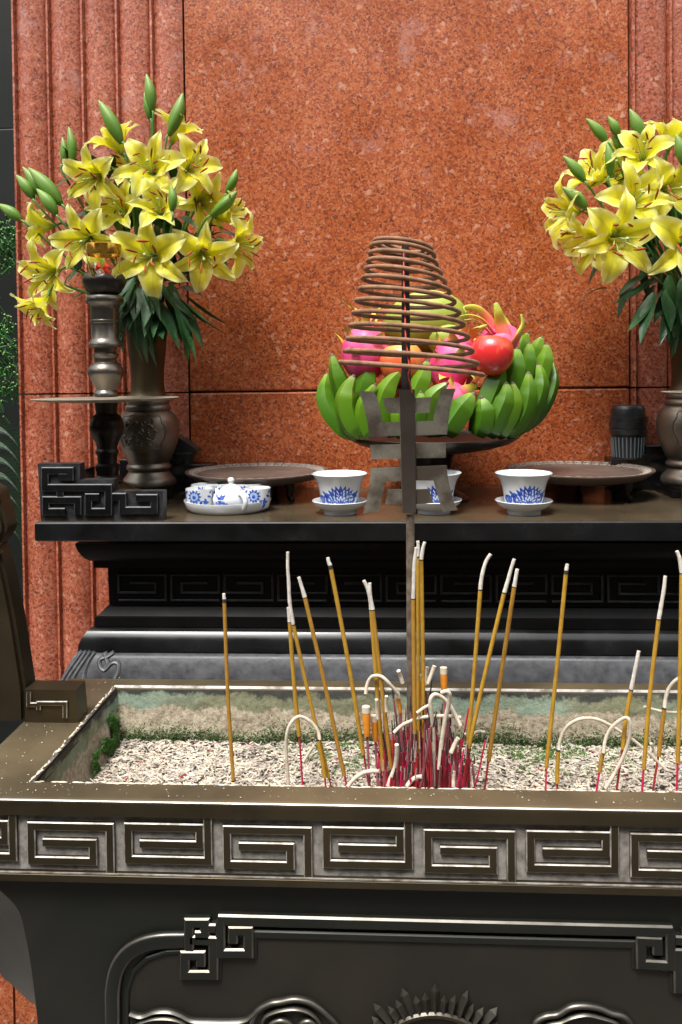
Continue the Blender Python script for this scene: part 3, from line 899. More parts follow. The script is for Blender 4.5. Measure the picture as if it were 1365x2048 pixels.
# inner walls, crusted
def crustwall(a, b, c, d, nrm, nu, nv, name='inner_wall'):
    a, b, c, d, nrm = map(Vector, (a, b, c, d, nrm))
    mb = MB()
    def f(u, v):
        p = a.lerp(b, u).lerp(d.lerp(c, u), v)
        e = min(1, (1 - v) * 5)
        h = noise.fractal(p * 45, .9, 2.0, 4) * .0022 + noise.noise(p * 12) * .003 + .004 * (1 - v)
        return p + nrm * (h * e)
    mb.grid(f, nu, nv)
    return part(name, mb, M['crust'], censer, smooth=180, recalc=False)
xb0, xb1, yb0, yb1, zb0 = XI0 + .012, XI1 - .012, YI0 + .01, 1.119, ZA - .02
zt_ = ZR - .004
crustwall((xb0, yb1, zb0), (xb1, yb1, zb0), (XI1 - .003, YI1 - .003, zt_), (XI0 + .003, YI1 - .003, zt_), (0, -1, 0), 260, 34)
crustwall((xb0, yb0, zb0), (xb0, yb1, zb0), (XI0 + .003, YI1 - .003, zt_), (XI0 + .003, YI0 + .003, zt_), (1, 0, 0), 90, 34)
crustwall((xb1, yb1, zb0), (xb1, yb0, zb0), (XI1 - .003, YI0 + .003, zt_), (XI1 - .003, YI1 - .003, zt_), (-1, 0, 0), 60, 20)
crustwall((xb1, yb0, zb0), (xb0, yb0, zb0), (XI0 + .003, YI0 + .003, zt_), (XI1 - .003, YI0 + .003, zt_), (0, 1, 0), 60, 10)

# handle standing on the left flange, and its twin
def handle(mirror):
    yh = 1.02
    fx = (lambda u: 2 * CX - u) if mirror else (lambda u: u)
    fn = lambda u, v, n: (fx(u), yh - n, v)
    arm = px2([(-130, 1440), (52, 1440), (50, 1379), (38, 1300), (25, 1220), (8, 1140), (-2, 1105), (-8, 1095), (2, 1080), (12, 1060), (10, 1040), (-2, 1000), (-12, 978), (-60, 962), (-110, 1010), (-130, 1200)], yh)
    a2 = [(q.x, q.y) for q in catmull([(a, b, 0) for a, b in arm[2:14]], 4)]
    arm = arm[:2] + a2 + arm[14:]
    ctr = (sum(a for a, b in arm) / len(arm), 0)
    mb = MB(); mb.poly(arm, fn, -.032, -.004); mb.poly([(a - .005 if a > ctr[0] else a + .005, b) for a, b in arm], fn, -.004, .002)
    h = part('handle', mb, M['bronze'], censer, smooth=40)
    mb = MB()
    blk = px2([(50, 1450), (50, 1379), (152, 1374), (158, 1452)], yh - .004)
    blk = [(blk[0][0], ZR), (blk[1][0], blk[1][1]), (blk[2][0], blk[1][1]), (blk[3][0], ZR)]
    mb.poly(blk, lambda u, v, n: (fx(u), yh - .004 - n, v), -.032, 0)
    f = part('handle_foot', mb, M['bronze'], h)
    mb = MB()
    c1 = lambda P: px2(crop(P, 0, 960, .2636), yh - .004)
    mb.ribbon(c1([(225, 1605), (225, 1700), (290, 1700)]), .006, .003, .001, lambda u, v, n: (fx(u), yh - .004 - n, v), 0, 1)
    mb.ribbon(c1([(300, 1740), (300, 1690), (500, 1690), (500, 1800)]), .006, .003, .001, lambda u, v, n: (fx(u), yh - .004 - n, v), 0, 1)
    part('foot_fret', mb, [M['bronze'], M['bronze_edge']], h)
handle(False); handle(True)

# chalky drips and specks on the rim
mb = MB(); random.seed(5)
for _ in range(230):
    x_ = random.uniform(XO0, XO1); 
    if random.random() < .72: y_ = random.uniform(BY + .01, YI0 - .004)
    else: x_ = random.uniform(XO0, XI0 - .003); y_ = random.uniform(BY, YO1)
    r = random.choice((.0004, .0005, .0009)); n_ = 5
    mb.add([(x_ + r * random.uniform(.6, 1.5) * cos(2 * pi * i / n_), y_ + r * 1.2 * sin(2 * pi * i / n_), ZR + .0006) for i in range(n_)] + [(x_, y_, ZR + .0011)], [(i, (i + 1) % n_, n_) for i in range(n_)])
part('ash_specks', mb, M['ash'], rim, kind='stuff')
mb = MB()
for k in range(90):
    t = k / 90
    p = Vector((XI0 - .001, YI0 + (YI1 - YI0) * t, ZR + .0006))
    if random.random() < .75: mb.lathe([(.0011 * random.uniform(.5, 1.8), 0), (.0007, .0006), (0, .0009)], (p.x + random.uniform(-.002, .002), p.y, p.z - .0004), 6, sy=random.uniform(1, 3))
for k in range(180):
    mb.lathe([(.001 * random.uniform(.5, 1.8), 0), (.0006, .0006), (0, .0008)], (random.uniform(XI0, XI1), YI0 - .001 + random.uniform(-.001, .001), ZR - .0002), 6, sx=random.uniform(1, 5))
part('ash_edging', mb, M['ash_cream'], rim, kind='stuff')

# =================================================================== ash bed
mb = MB(); random.seed(3)
def ash_h(x_, y_):
    return ZA + .006 * noise.noise(Vector((x_ * 9, y_ * 9, 0))) + .003 * noise.noise(Vector((x_ * 40, y_ * 40, 3))) + .003 * math.exp(-((y_ - 1.119) / .015) ** 2)
mb.grid(lambda u, v: (xb0 - .01 + (xb1 - xb0 + .02) * u, yb0 - .02 + (yb1 - yb0 + .03) * v, ash_h(xb0 + (xb1 - xb0) * u, yb0 + (yb1 - yb0) * v) - .001), 160, 50, 5)
N = 12500
for _ in range(N):
    x_ = random.uniform(xb0 + .004, .50); y_ = random.uniform(.985, yb1 + .004) if random.random() < .9 else random.uniform(yb0, .985)
    z_ = ash_h(x_, y_) + random.uniform(0, .0035)
    ln = random.choice((.004, .006, .008, .010, .014)) * random.uniform(.7, 1.2); r = random.uniform(.0007, .00135)
    a = random.gauss(0, .9) + (pi if random.random() < .5 else 0); el = random.gauss(0, .25)
    d = Vector((cos(a) * cos(el), sin(a) * cos(el), sin(el))) * ln / 2
    c = Vector((x_, y_, z_))
    s1 = Vector((-sin(a), cos(a), 0)) * r; s2 = d.cross(s1).normalized() * r
    vs = []
    bend = s1 * random.uniform(-1, 1)
    for q in (c - d, c + d):
        vs += [q + s1, q + s2, q - s1, q - s2]
    m_ = random.choices((0, 1, 2, 3, 4), (7, 8, 6, 1.1, .15))[0]
    mb.add(vs, [(0, 1, 5, 4), (1, 2, 6, 5), (2, 3, 7, 6), (3, 0, 4, 7), (0, 3, 2, 1), (4, 5, 6, 7)], m_)
o = part('ash_bed', mb, [M['ash'], M['ash_cream'], M['ash_mauve'], M['char'], M['redstick'], M['ashbase']], None, recalc=False)
tag(o, 'bed of broken pale incense ash filling the bronze burner', 'ash', kind='stuff')

# moss along the foot of the inner walls
mb = MB(); random.seed(8)
def tuft(p, nrm, m_):
    for _ in range(3):
        d = Vector((random.gauss(0, .6), random.gauss(0, .4), random.uniform(.2, 1))) + nrm * random.uniform(.2, 1)
        d.normalize(); ln = random.uniform(.002, .0045)
        s_ = d.cross(Vector((random.random(), random.random(), random.random()))).normalized() * .0007
        mb.add([p - s_, p + s_, p + d * ln], [(0, 1, 2)], m_)
for _ in range(13000):
    x_ = random.uniform(xb0, .5)
    band = .5 + .5 * noise.noise(Vector((x_ * 11, 2, 0))) + .25 * noise.noise(Vector((x_ * 40, 7, 0)))
    if random.random() > band * 1.15: continue
    hgt = abs(random.gauss(0, .012)) * (band + .3)
    p = Vector((x_, yb1 - .002 - random.uniform(0, .004), ash_h(x_, yb1) - .002 + hgt + .004))
    tuft(p, Vector((0, -1, 0)), 0 if random.random() < .35 else 1)
for _ in range(5200):
    x_ = random.gauss(-.02 if random.random() < .6 else .2, .06); y_ = random.triangular(1.02, 1.115, 1.105)
    if noise.noise(Vector((x_ * 25, y_ * 25, 1))) < -.1: continue
    tuft(Vector((x_, y_, ash_h(x_, y_) + .002)), Vector((0, 0, 1)), 0)
for _ in range(3600):
    y_ = random.triangular(1.0, yb1, yb1 - .01)
    hgt = random.triangular(0, .055, .02) * (1 if y_ > 1.08 else .6)
    if noise.noise(Vector((3, y_ * 40, hgt * 50))) < -.12: continue
    p = Vector((xb0 + .004 - hgt * .12, y_, ZA + hgt))
    tuft(p, Vector((1, 0, 0)), 1 if random.random() < .6 else 0)
o = part('moss', mb, [M['moss'], M['darkmoss']], None, recalc=False)
tag(o, 'green moss growing where the ash meets the inner burner wall', 'moss', kind='stuff')

# =================================================================== helpers for the offerings
def prof_px(cx_px, Y, pts, base=None):
    """(radius px, y px) outline -> lathe profile, centre"""
    c = at(cx_px, pts[0][1], Y)
    P = [(r * pxm(Y) * 1.0, at(cx_px, y, Y).z) for r, y in pts]
    return c.x, P

def zplane(Y): return ZT + .0008

def sit(Y): return ZT + .0008

# =================================================================== vases
VY = 1.585
def make_vase():
    cxp = 297
    X = at(cxp, 850, VY).x
    pr = [(46, 640), (42, 655), (39, 690), (35, 725), (33, 760), (35, 785), (41, 797), (43, 801), (43, 806), (41, 808), (45, 812), (46, 818), (44, 821), (47, 823),
          (53, 828), (58, 836), (61, 848), (62, 862), (60, 877), (56, 892), (50, 906), (45, 917), (42, 922), (41, 926), (44, 930), (45, 934), (44, 937), (41, 940), (41, 943), (46, 950), (52, 957), (54, 963), (54, 968), (50, 972), (47, 978)]
    P = [(r * pxm(VY), at(cxp, y, VY).z) for r, y in pr][::-1]
    V = thing('bronze_vase', 'bronze vase with embossed pot belly, behind the turned candlestick at the left', 'vase', (X, VY, ZT))
    neck = [p for p in P if p[1] >= at(cxp, 800, VY).z]
    bell = [p for p in P if p[1] <= at(cxp, 797, VY).z]
    mb = MB(); mb.lathe([(q.x, q.y) for q in catmull([(a, b, 0) for a, b in neck], 3)] , (X, VY, 0), 48)
    mb.f = [f for f in mb.f if len(f) == 4]; mb.m = mb.m[:len(mb.f)]
    part('neck', mb, M['neckbronze'], V, smooth=60)
    mb = MB(); mb.lathe([(q.x, q.y) for q in catmull([(a, b, 0) for a, b in bell], 3)], (X, VY, 0), 64); b_ = part('belly', mb, M['vasebronze'], V, smooth=40)
    # embossed panel: wavy frame with flowers and leaves
    zc, R = at(cxp, 862, VY).z, 61.5 * pxm(VY)
    def rad(z):
        for (r0, z0), (r1, z1) in zip(P, P[1:]):
            if z0 <= z <= z1: return r0 + (r1 - r0) * (z - z0) / max(1e-6, z1 - z0)
        return R
    def fn(u, v, n):
        z = zc + v; r = rad(z) + n - .0008; a = -pi / 2 + u / R
        return (X + r * cos(a), VY + r * sin(a), z)
    mb = MB(); mb2 = MB()
    s = pxm(VY)
    fr = []
    for k in range(48):
        t = 2 * pi * k / 48
        w = 50 * s * (1 + .05 * cos(8 * t)); h = 37 * s * (1 + .06 * cos(8 * t))
        c_, s_ = cos(t), sin(t)
        fr.append((w * math.copysign(abs(c_) ** .6, c_), h * math.copysign(abs(s_) ** .6, s_)))
    mb.ribbon(fr, .0022, .0022, .0009, fn, closed=True)
    part('panel_frame', mb, M['vasebronze'], b_, smooth=60)
    random.seed(21)
    for k in range(34):
        a = random.uniform(-.8, .8) * 42 * s; c = random.uniform(-.8, .8) * 30 * s
        t = random.uniform(0, 2 * pi); L_ = random.uniform(6, 13) * s; cur = random.uniform(-1.5, 1.5)
        pts = [(a + L_ * (q - .5) * cos(t + cur * (q - .5)), c + L_ * (q - .5) * sin(t + cur * (q - .5))) for q in [0, .25, .5, .75, 1]]
        mb2.ribbon(pts, .0036, .0042, .0014, fn)
    for k in range(6):
        a = random.uniform(-.8, .8) * 38 * s; c = random.uniform(-.8, .8) * 26 * s
        for j in range(7):
            t = j * 2 * pi / 7
            mb2.ribbon([(a + q * cos(t), c + q * sin(t)) for q in (.0018, .0045, .0068)], .0026, .0026, .0010, fn)
    part('embossed_flowers', mb2, M['vasebronze'], b_, smooth=60, kind='stuff')
    mb = MB(); w = 52 * s
    rbox(mb, X - w, X + w, VY - w, VY + w, ZT + .0008, P[0][1] + .0005, .002)
    part('square_base', mb, M['lacquer'], V)
    return V
M['neckbronze'] = plain('smooth_brown_bronze', (.095, .07, .035), .42, .7, (.06, .045, .022), 9, 5)
vase = make_vase()
vase_r = dup(vase, (2 * CX - vase.location.x, VY, ZT), None, 'bronze vase with embossed pot belly, cut by the right edge of the view')
VX = vase.location.x; VXR = vase_r.location.x

# stepped black stands behind the vases
def stepped(name, xs, zs, label):
    t = thing(name, label, 'stand', ((xs[0] + xs[-1]) / 2, 1.66, ZT))
    for k in range(len(zs)):
        mb = MB(); rbox(mb, xs[k], xs[k + 1] - .0004, 1.643, 1.694, ZT + .0008, zs[k], .0015)
        part('block', mb, M['lacquer'], t)
    return t
zz_ = lambda px, py: at(px, py, 1.645)
stepped('stepped_stand', [zz_(240, 900).x, zz_(371, 900).x, zz_(425, 900).x], [zz_(350, 918).z, zz_(400, 929).z], 'black stepped stand behind the left vase, lower step behind the round tray')
stepped('stepped_stand', [zz_(1222, 900).x, zz_(1258, 900).x, zz_(1292, 900).x, zz_(1400, 900).x], [zz_(1240, 917).z, zz_(1270, 908).z, zz_(1300, 891).z], 'black stepped stand behind the right vase, under the stack of black pots')

# black plastic pots
def pot(name, lab, X, Y, z0, h, r0, r1, tilt=0, ribs=0, group=None):
    t = thing(name, lab, 'pot', (X, Y, z0), group)
    mb = MB()
    pr = [(0, 0), (r0, 0), (r0 + (r1 - r0) * .5, h * .5), (r1 * .97, h * .80), (r1 * 1.06, h * .81), (r1 * 1.08, h * .86), (r1 * 1.08, h), (r1 * 1.0, h), (r1 * .95, h * .85), (r0 * .9, .004), (0, .004)]
    mb.lathe(pr, (X, Y, z0), 32); part('body', mb, M['plastic'], t, smooth=35)
    if ribs:
        mb = MB()
        for k in range(ribs):
            a = 2 * pi * k / ribs
            c, s = cos(a), sin(a)
            mb.tube([(X + (r0 + .0005) * c, Y + (r0 + .0005) * s, z0 + .004), (X + (r0 + (r1 - r0) * .72 + .0005) * c, Y + (r0 + (r1 - r0) * .72 + .0005) * s, z0 + h * .72)], .0013, 5)
        part('rib', mb, M['greyplastic'], t, kind='stuff')
    return t
pc = at(1257, 915, 1.668); s_ = pxm(1.668)
zc_ = at(1240, 917, 1.668).z
pot('plastic_pot', 'grey ribbed black plastic pot at the bottom of the stack behind the right tray', pc.x, 1.668, zc_, 60 * s_, 29 * s_, 33 * s_, ribs=26)
for k, (dy, lab) in enumerate(((14, 'second black plastic pot from the bottom of the stack of pots'), (25, 'third black plastic pot from the bottom of the stack of pots'))):
    pot('plastic_pot', lab, pc.x + (.001 if k else -.001), 1.668, zc_ + dy * s_, 58 * s_, 29 * s_ * .93, 33 * s_)
mbp = thing('plastic_cup', 'smooth black plastic cup upside down on top of the stack of pots', 'cup', (pc.x, 1.668, zc_ + 84 * s_))
mb = MB(); mb.lathe([(33 * s_, 0), (32 * s_, 16 * s_), (29 * s_, 22 * s_), (26 * s_, 23.5 * s_), (0, 24 * s_)], (pc.x, 1.668, zc_ + 82 * s_), 32); part('shell', mb, M['plastic'], mbp, smooth=40)
# the tilted pot by the left vase
pl = at(362, 915, 1.667); s_ = pxm(1.667)
t = pot('plastic_pot', 'black square-rimmed plastic pot with a tilted lid beside the left bronze vase', pl.x, 1.668, at(390, 929, 1.667).z + .0005, 26 * s_, 24 * s_, 30 * s_)
mb = MB()
a = [at(x, y, 1.66) for x, y in ((322, 903), (330, 868), (358, 873), (394, 897), (398, 903))]
mb.poly([(q.x, q.z) for q in a], planeY(1.66), -.03, .012); part('tilted_lid', mb, M['plastic'], t)

# =================================================================== candlesticks
KY = 1.42
def make_candlestick():
    cxp = 213
    X = at(cxp, 800, KY).x
    pts = [(24, 804), (22, 814), (21, 827), (28, 832), (33, 845), (34, 856), (31, 869), (23, 884), (20, 897), (23, 902), (23, 906), (20, 911), (19, 926), (24, 930), (25, 936), (22, 944), (22, 950), (30, 958), (31, 963), (27, 966)]
    dz = lambda y: at(cxp, y, KY).z
    T = thing('candlestick', 'turned dark metal candlestick with wide drip plate at the left of the altar', 'candlestick', (X, KY, ZT))
    def L(pts, name, mat, n=40, sm=38, parent=T):
        mb = MB(); mb.lathe([(r * pxm(KY), dz(y)) for r, y in pts][::-1], (X, KY, 0), n)
        return part(name, mb, mat, parent, smooth=sm)
    L([(r, y) for r, y in pts], 'lower_baluster', M['iron2'])
    L([(30, 590), (36, 593), (38, 598), (38, 604), (36, 607), (31, 611), (29, 618), (28, 640), (30, 642), (30, 646), (28, 648), (27.5, 677), (30, 681), (34, 688), (34, 691), (31, 694), (23, 696), (22, 705), (26, 708), (26.5, 711), (24, 714), (22, 718), (23, 725), (30, 729),
       (35, 738), (36, 744), (35, 749), (32, 757), (26, 767), (21, 775), (20, 780), (23, 784), (25, 788), (25, 792), (22, 794)], 'upper_baluster', M['stick_metal'])
    mb = MB(); s = pxm(KY)
    mb.lathe([(0, dz(804)), (60 * s, dz(804)), (120 * s, dz(801.5)), (145 * s, dz(797.5)), (146 * s, dz(796)), (144 * s, dz(796)), (118 * s, dz(799)), (60 * s, dz(801)), (0, dz(801))], (X, KY, 0), 72)
    part('drip_plate', mb, M['drip'], T, smooth=60)
    # domed brass foot
    zb = ZT + .0008
    mb = MB(); mb.lathe([(0, zb), (.079, zb), (.080, zb + .002), (.078, zb + .005), (.074, zb + .0065), (.070, zb + .018), (.058, zb + .031), (.042, zb + .040), (.030, dz(966)), (0, dz(966))], (X, KY, 0), 56)
    part('foot', mb, M['goldbase'], T, smooth=35)
    # lotus cup
    cup = MB(); cup.lathe([(0, dz(592)), (24 * s, dz(591)), (34 * s, dz(584)), (38 * s, dz(572)), (36 * s, dz(572)), (30 * s, dz(583)), (0, dz(586))], (X, KY, 0), 32)
    cp = part('lotus_cup', cup, M['iron2'], T, smooth=50)
    for k in range(6):
        a0 = 2 * pi * k / 6 - pi / 2 + .35
        mb = MB()
        def f(u, v, a0=a0):
            pass
            prof_ = [(22, 591), (36, 583), (44, 571), (46, 562), (44, 554), (41, 549)]
            q = u * 5; i = min(4, int(q)); w = q - i
            r = prof_[i][0] * (1 - w) + prof_[i + 1][0] * w; y = prof_[i][1] * (1 - w) + prof_[i + 1][1] * w
            half = .53 * (1 if u < .6 else max(0.02, 1 - ((u - .6) / .4) ** 1.6))
            a = a0 + (v - .5) * 2 * half
            r = (r - 3.0 * abs(v - .5) * 2) * s
            return (X + r * cos(a), KY + r * sin(a), dz(y))
        mb.grid(f, 10, 8)
        part('lotus_petal', mb, M['iron2'], cp, smooth=60)
    return T
M['iron2'] = plain('black_turned_metal', (.020, .017, .015), .3, .6, (.035, .028, .022), 20, 4, .35, .7, r2=.42)
cs = make_candlestick()
csr = dup(cs, (2 * CX - cs.location.x, KY, ZT), None, 'turned candlestick at the right edge, only its drip plate and foot in view')
KX = cs.location.x
dz = lambda y: at(213, y, KY).z
s = pxm(KY)
G = thing('glass_candle_cup', 'small glass candle cup with amber rim and red wax in the lotus candlestick', 'candle cup', (KX, KY, dz(575)))
kx = at(208, 520, KY).x
mb = MB(); mb.lathe([(0, dz(583)), (18 * s, dz(582)), (24 * s, dz(565)), (31 * s, dz(538)), (34.5 * s, dz(512)), (35 * s, dz(490)), (33.6 * s, dz(490)), (33 * s, dz(512)), (29.5 * s, dz(538)), (22.5 * s, dz(564)), (16 * s, dz(579)), (0, dz(580))], (kx, KY, 0), 48)
part('glass', mb, M['glass'], G, smooth=60)
mb = MB(); mb.lathe([(34.8 * s, dz(511)), (35.5 * s, dz(491)), (35.0 * s, dz(489.5)), (33.4 * s, dz(491)), (32.8 * s, dz(511))], (kx, KY, 0), 48); mb.f = [f for f in mb.f if len(f) == 4]; mb.m = mb.m[:len(mb.f)]
part('amber_band', mb, M['amber'], G, smooth=60)
mb = MB(); mb.lathe([(0, dz(578)), (15 * s, dz(578)), (20.5 * s, dz(563)), (19 * s, dz(560)), (0, dz(561))], (kx, KY, 0), 32); part('wax', mb, M['wax'], G, smooth=40)
mb = MB(); random.seed(4)
for k in range(7):
    c = Vector((kx + random.uniform(-12, 15) * s, KY - .012 + random.uniform(-.004, .004), dz(random.uniform(530, 552))))
    a = random.uniform(0, 3)
    w, h = random.uniform(6, 10) * s, random.uniform(6, 10) * s
    q = [Vector((cos(a) * w, .004, sin(a) * h)), Vector((-sin(a) * w, 0, cos(a) * h)), Vector((-cos(a) * w, -.004, -sin(a) * h)), Vector((sin(a) * w, .002, -cos(a) * h))]
    mb.add([c + v for v in q] + [c + Vector((0, -.004, 0)), c + Vector((0, .004, 0))], [(0, 1, 4), (1, 2, 4), (2, 3, 4), (3, 0, 4), (0, 5, 1), (1, 5, 2), (2, 5, 3), (3, 5, 0)])
part('red_wax_pieces', mb, M['redwax'], G, kind='stuff')
mb = MB(); q = at(192, 545, KY - .012)
mb.tube([at(203, 552, KY - .01), at(196, 538, KY - .012), at(190, 524, KY - .012)], [.006, .0055, .002], 10); part('candle_stub', mb, M['porcelain'], G, smooth=80)

# =================================================================== round footed trays
def make_tray():
    Y = 1.565; s = pxm(Y)
    X = at(514, 943, Y).x; z = at(514, 941, Y).z
    R = 143 * s
    T = thing('footed_tray', 'round footed bronze tray behind the tea set, at the left', 'tray', (X, Y, ZT))
    mb = MB()
    mb.lathe([(0, z - .006), (R * .80, z - .006), (R * .82, z - .0045), (R * .98, z + .0005), (R, z + .001), (R, z - .001), (R * .97, z - .005), (R * .86, z - .014), (R * .6, z - .022), (0, z - .024)], (X, Y, 0), 96)
    d = part('dish', mb, M['traybronze'], T, smooth=30)
    mb = MB()
    n = 44
    for k in range(n):
        a0 = 2 * pi * k / n; da = 2 * pi / n * .78
        P = [(0, 0), (1, 0), (1, 1), (.22, 1), (.22, .38), (.68, .38)]
        def fn(u, v, h, a0=a0):
            a = a0 + da * u; r = R * (.845 + .10 * v)
            return (X + r * cos(a), Y + r * sin(a), z - .0045 + (r / R - .82) / .16 * .005 + h + .0003)
        # work in a scaled space so that the band keeps its width
        mb.ribbon([(p[0] * .0125, p[1] * .0125) for p in P], .0013, .0009, .0003, lambda u, v, h, f=fn: f(u / .0125, v / .0125, h))
    part('key_pattern', mb, M['traylight'], d, kind='stuff')
    for k in range(3):
        a = radians(-90 + (k * 120) + 47)
        mb = MB()
        r = R * .70
        c = Vector((X + r * cos(a), Y + r * sin(a), 0)); o = Vector((cos(a), sin(a), 0))
        pts = [c + Vector((0, 0, z - .015)), c + o * .004 + Vector((0, 0, z - .026)), c + o * .001 + Vector((0, 0, z - .036)), c + o * .004 + Vector((0, 0, ZT + .008)), c + o * .012 + Vector((0, 0, ZT + .0065))]
        gtube(mb, catmull(pts, 4), [.012, .011, .010, .009, .0085, .008, .0075, .007, .0065, .006, .006, .006, .0062, .0065, .006, .0055, .004][:17], 10)
        part('leg', mb, M['iron2'], T, smooth=60)
    return T, R, z
M['traybronze'] = plain('reddish_bronze_tray', (.20, .15, .12), .42, .5, (.13, .09, .075), 20, 6, .35, .7, r2=.5)
M['traylight'] = plain('rubbed_tray_pattern', (.42, .37, .32), .5, .3)
tray, TR, TZ = make_tray()
q = at(1157, 940, 1.565)
dup(tray, (q.x, 1.565, ZT), None, 'round footed bronze tray behind the rightmost blue and white cup')

# =================================================================== porcelain
def surf_decal(mb, outline, fn, lift, m=0):
    vs = [fn(u, v, lift) for u, v in outline]
    mb.add(vs, [tuple(range(len(vs)))], m)

def petal_outline(cx, cy, ang, L, W, n=7):
    out = []
    for k in range(n):
        t = k / (n - 1); w = W * sin(pi * t ** .8) * .5
        out.append((t * L, w))
    for k in range(n - 2, 0, -1):
        t = k / (n - 1); w = W * sin(pi * t ** .8) * .5
        out.append((t * L, -w))
    c, s = cos(ang), sin(ang)
    return [(cx + x * c - y * s, cy + x * s + y * c) for x, y in out]

def make_gaiwan():
    Y = 1.38; s = pxm(Y)
    X = at(680, 990, Y).x
    T = thing('teacup', 'leftmost blue and white lotus cup on a saucer, left of the incense pole', 'teacup', (X, Y, ZT), 'lotus cups in a row on the altar')
    zb = ZT + .0008
    mb = MB(); mb.lathe([(0, zb), (33 * s, zb), (33.5 * s, zb + 7 * s), (44 * s, zb + 12 * s), (52 * s, zb + 19 * s), (56 * s, zb + 26 * s), (55 * s, zb + 27 * s), (50 * s, zb + 21 * s), (40 * s, zb + 15 * s), (30 * s, zb + 12 * s), (0, zb + 12 * s)], (X, Y, 0), 56)
    part('saucer', mb, M['porcelain'], T, smooth=50)
    z0 = zb + 13 * s
    P = [(30, 0), (33, 1), (36.5, 8), (39, 18), (40.5, 30), (43, 42), (47, 53), (52, 61), (56, 67)]
    Pm = [(r * s, z0 + h * s) for r, h in P]
    rim_in = [((r - 2.2) * s, z0 + h * s) for r, h in P[::-1]]
    mb = MB(); mb.lathe([(0, Pm[0][1])] + Pm + [(55 * s, Pm[-1][1] + .0006)] + rim_in[:-1] + [(28 * s, z0 + 4 * s), (0, z0 + 4 * s)], (X, Y, 0), 64)
    cup = part('bowl', mb, M['porcelain'], T, smooth=50)
    def fn(u, v, n):
        z = z0 + v
        r = Pm[-1][0]
        for (r0, a), (r1, b) in zip(Pm, Pm[1:]):
            if a <= z <= b: r = r0 + (r1 - r0) * (z - a) / (b - a)
        ang = -pi / 2 + u / (39 * s) 
        r += n
        return (X + r * cos(ang), Y + r * sin(ang), z)
    mb = MB()
    for uo in (4 * s, 4 * s + 39 * s * pi):
        base = 9 * s
        for ring, (L_, cnt, W_, m_) in enumerate(((40, 13, 13, 0), (32, 9, 12, 0), (24, 7, 10, 0))):
            for k in range(cnt):
                a = radians(12 + 156 * k / (cnt - 1))
                LL = L_ * s * (.82 + .18 * sin(a)) 
                surf_decal(mb, petal_outline(uo, base, a, LL, W_ * s), fn, .00025 + ring * .0002, 0)
                surf_decal(mb, petal_outline(uo + cos(a) * LL * .20, base + sin(a) * LL * .20, a, LL * .58, W_ * s * .40), fn, .00035 + ring * .0002, 1 if ring != 1 else 2)
        for k in range(9):
            a = radians(-10 + 200 * k / 8)
            surf_decal(mb, petal_outline(uo, base - 2 * s, a if k % 2 else pi - a, 16 * s, 4 * s), fn, .0009, 0)
        surf_decal(mb, [(uo + 24 * s * cos(t) , base - 2 * s + 4.5 * s * sin(t)) for t in [2 * pi * i / 14 for i in range(14)]], fn, .00105, 0)
        # side leaves and stalks
        for sg in (-1, 1):
            for k, (dx, dy, a, L_, W_) in enumerate(((26, 8, 75, 26, 5), (31, 12, 105, 20, 5), (35, 4, 60, 30, 4), (36, 22, 130, 14, 6), (30, 28, 40, 12, 5), (38, 8, 20, 12, 6))):
                surf_decal(mb, petal_outline(uo + sg * dx * s, dy * s, radians(a if sg > 0 else 180 - a), L_ * s, W_ * s), fn, .0003 + k * .00006, 0)
        surf_decal(mb, [(uo - 44 * s + 11 * s * cos(t), 18 * s + 9 * s * sin(t)) for t in [2 * pi * i / 14 for i in range(14)]], fn, .0007, 0)
        surf_decal(mb, [(uo - 30 * s + 12 * s * cos(t), 6 * s + 4 * s * sin(t)) for t in [2 * pi * i / 14 for i in range(14)]], fn, .0008, 2)
    part('lotus_print', mb, [M['cobalt'], M['porcelain'], M['paleblue']], cup, recalc=False, kind='stuff')
    return T
gw = make_gaiwan()
q = at(868, 990, 1.385); dup(gw, (q.x, 1.385, ZT), None, 'blue and white lotus cup on a saucer half hidden by the cut metal incense holder')
q = at(1048, 985, 1.375); dup(gw, (q.x, 1.375, ZT), None, 'rightmost blue and white lotus cup on a saucer, in front of the right tray')
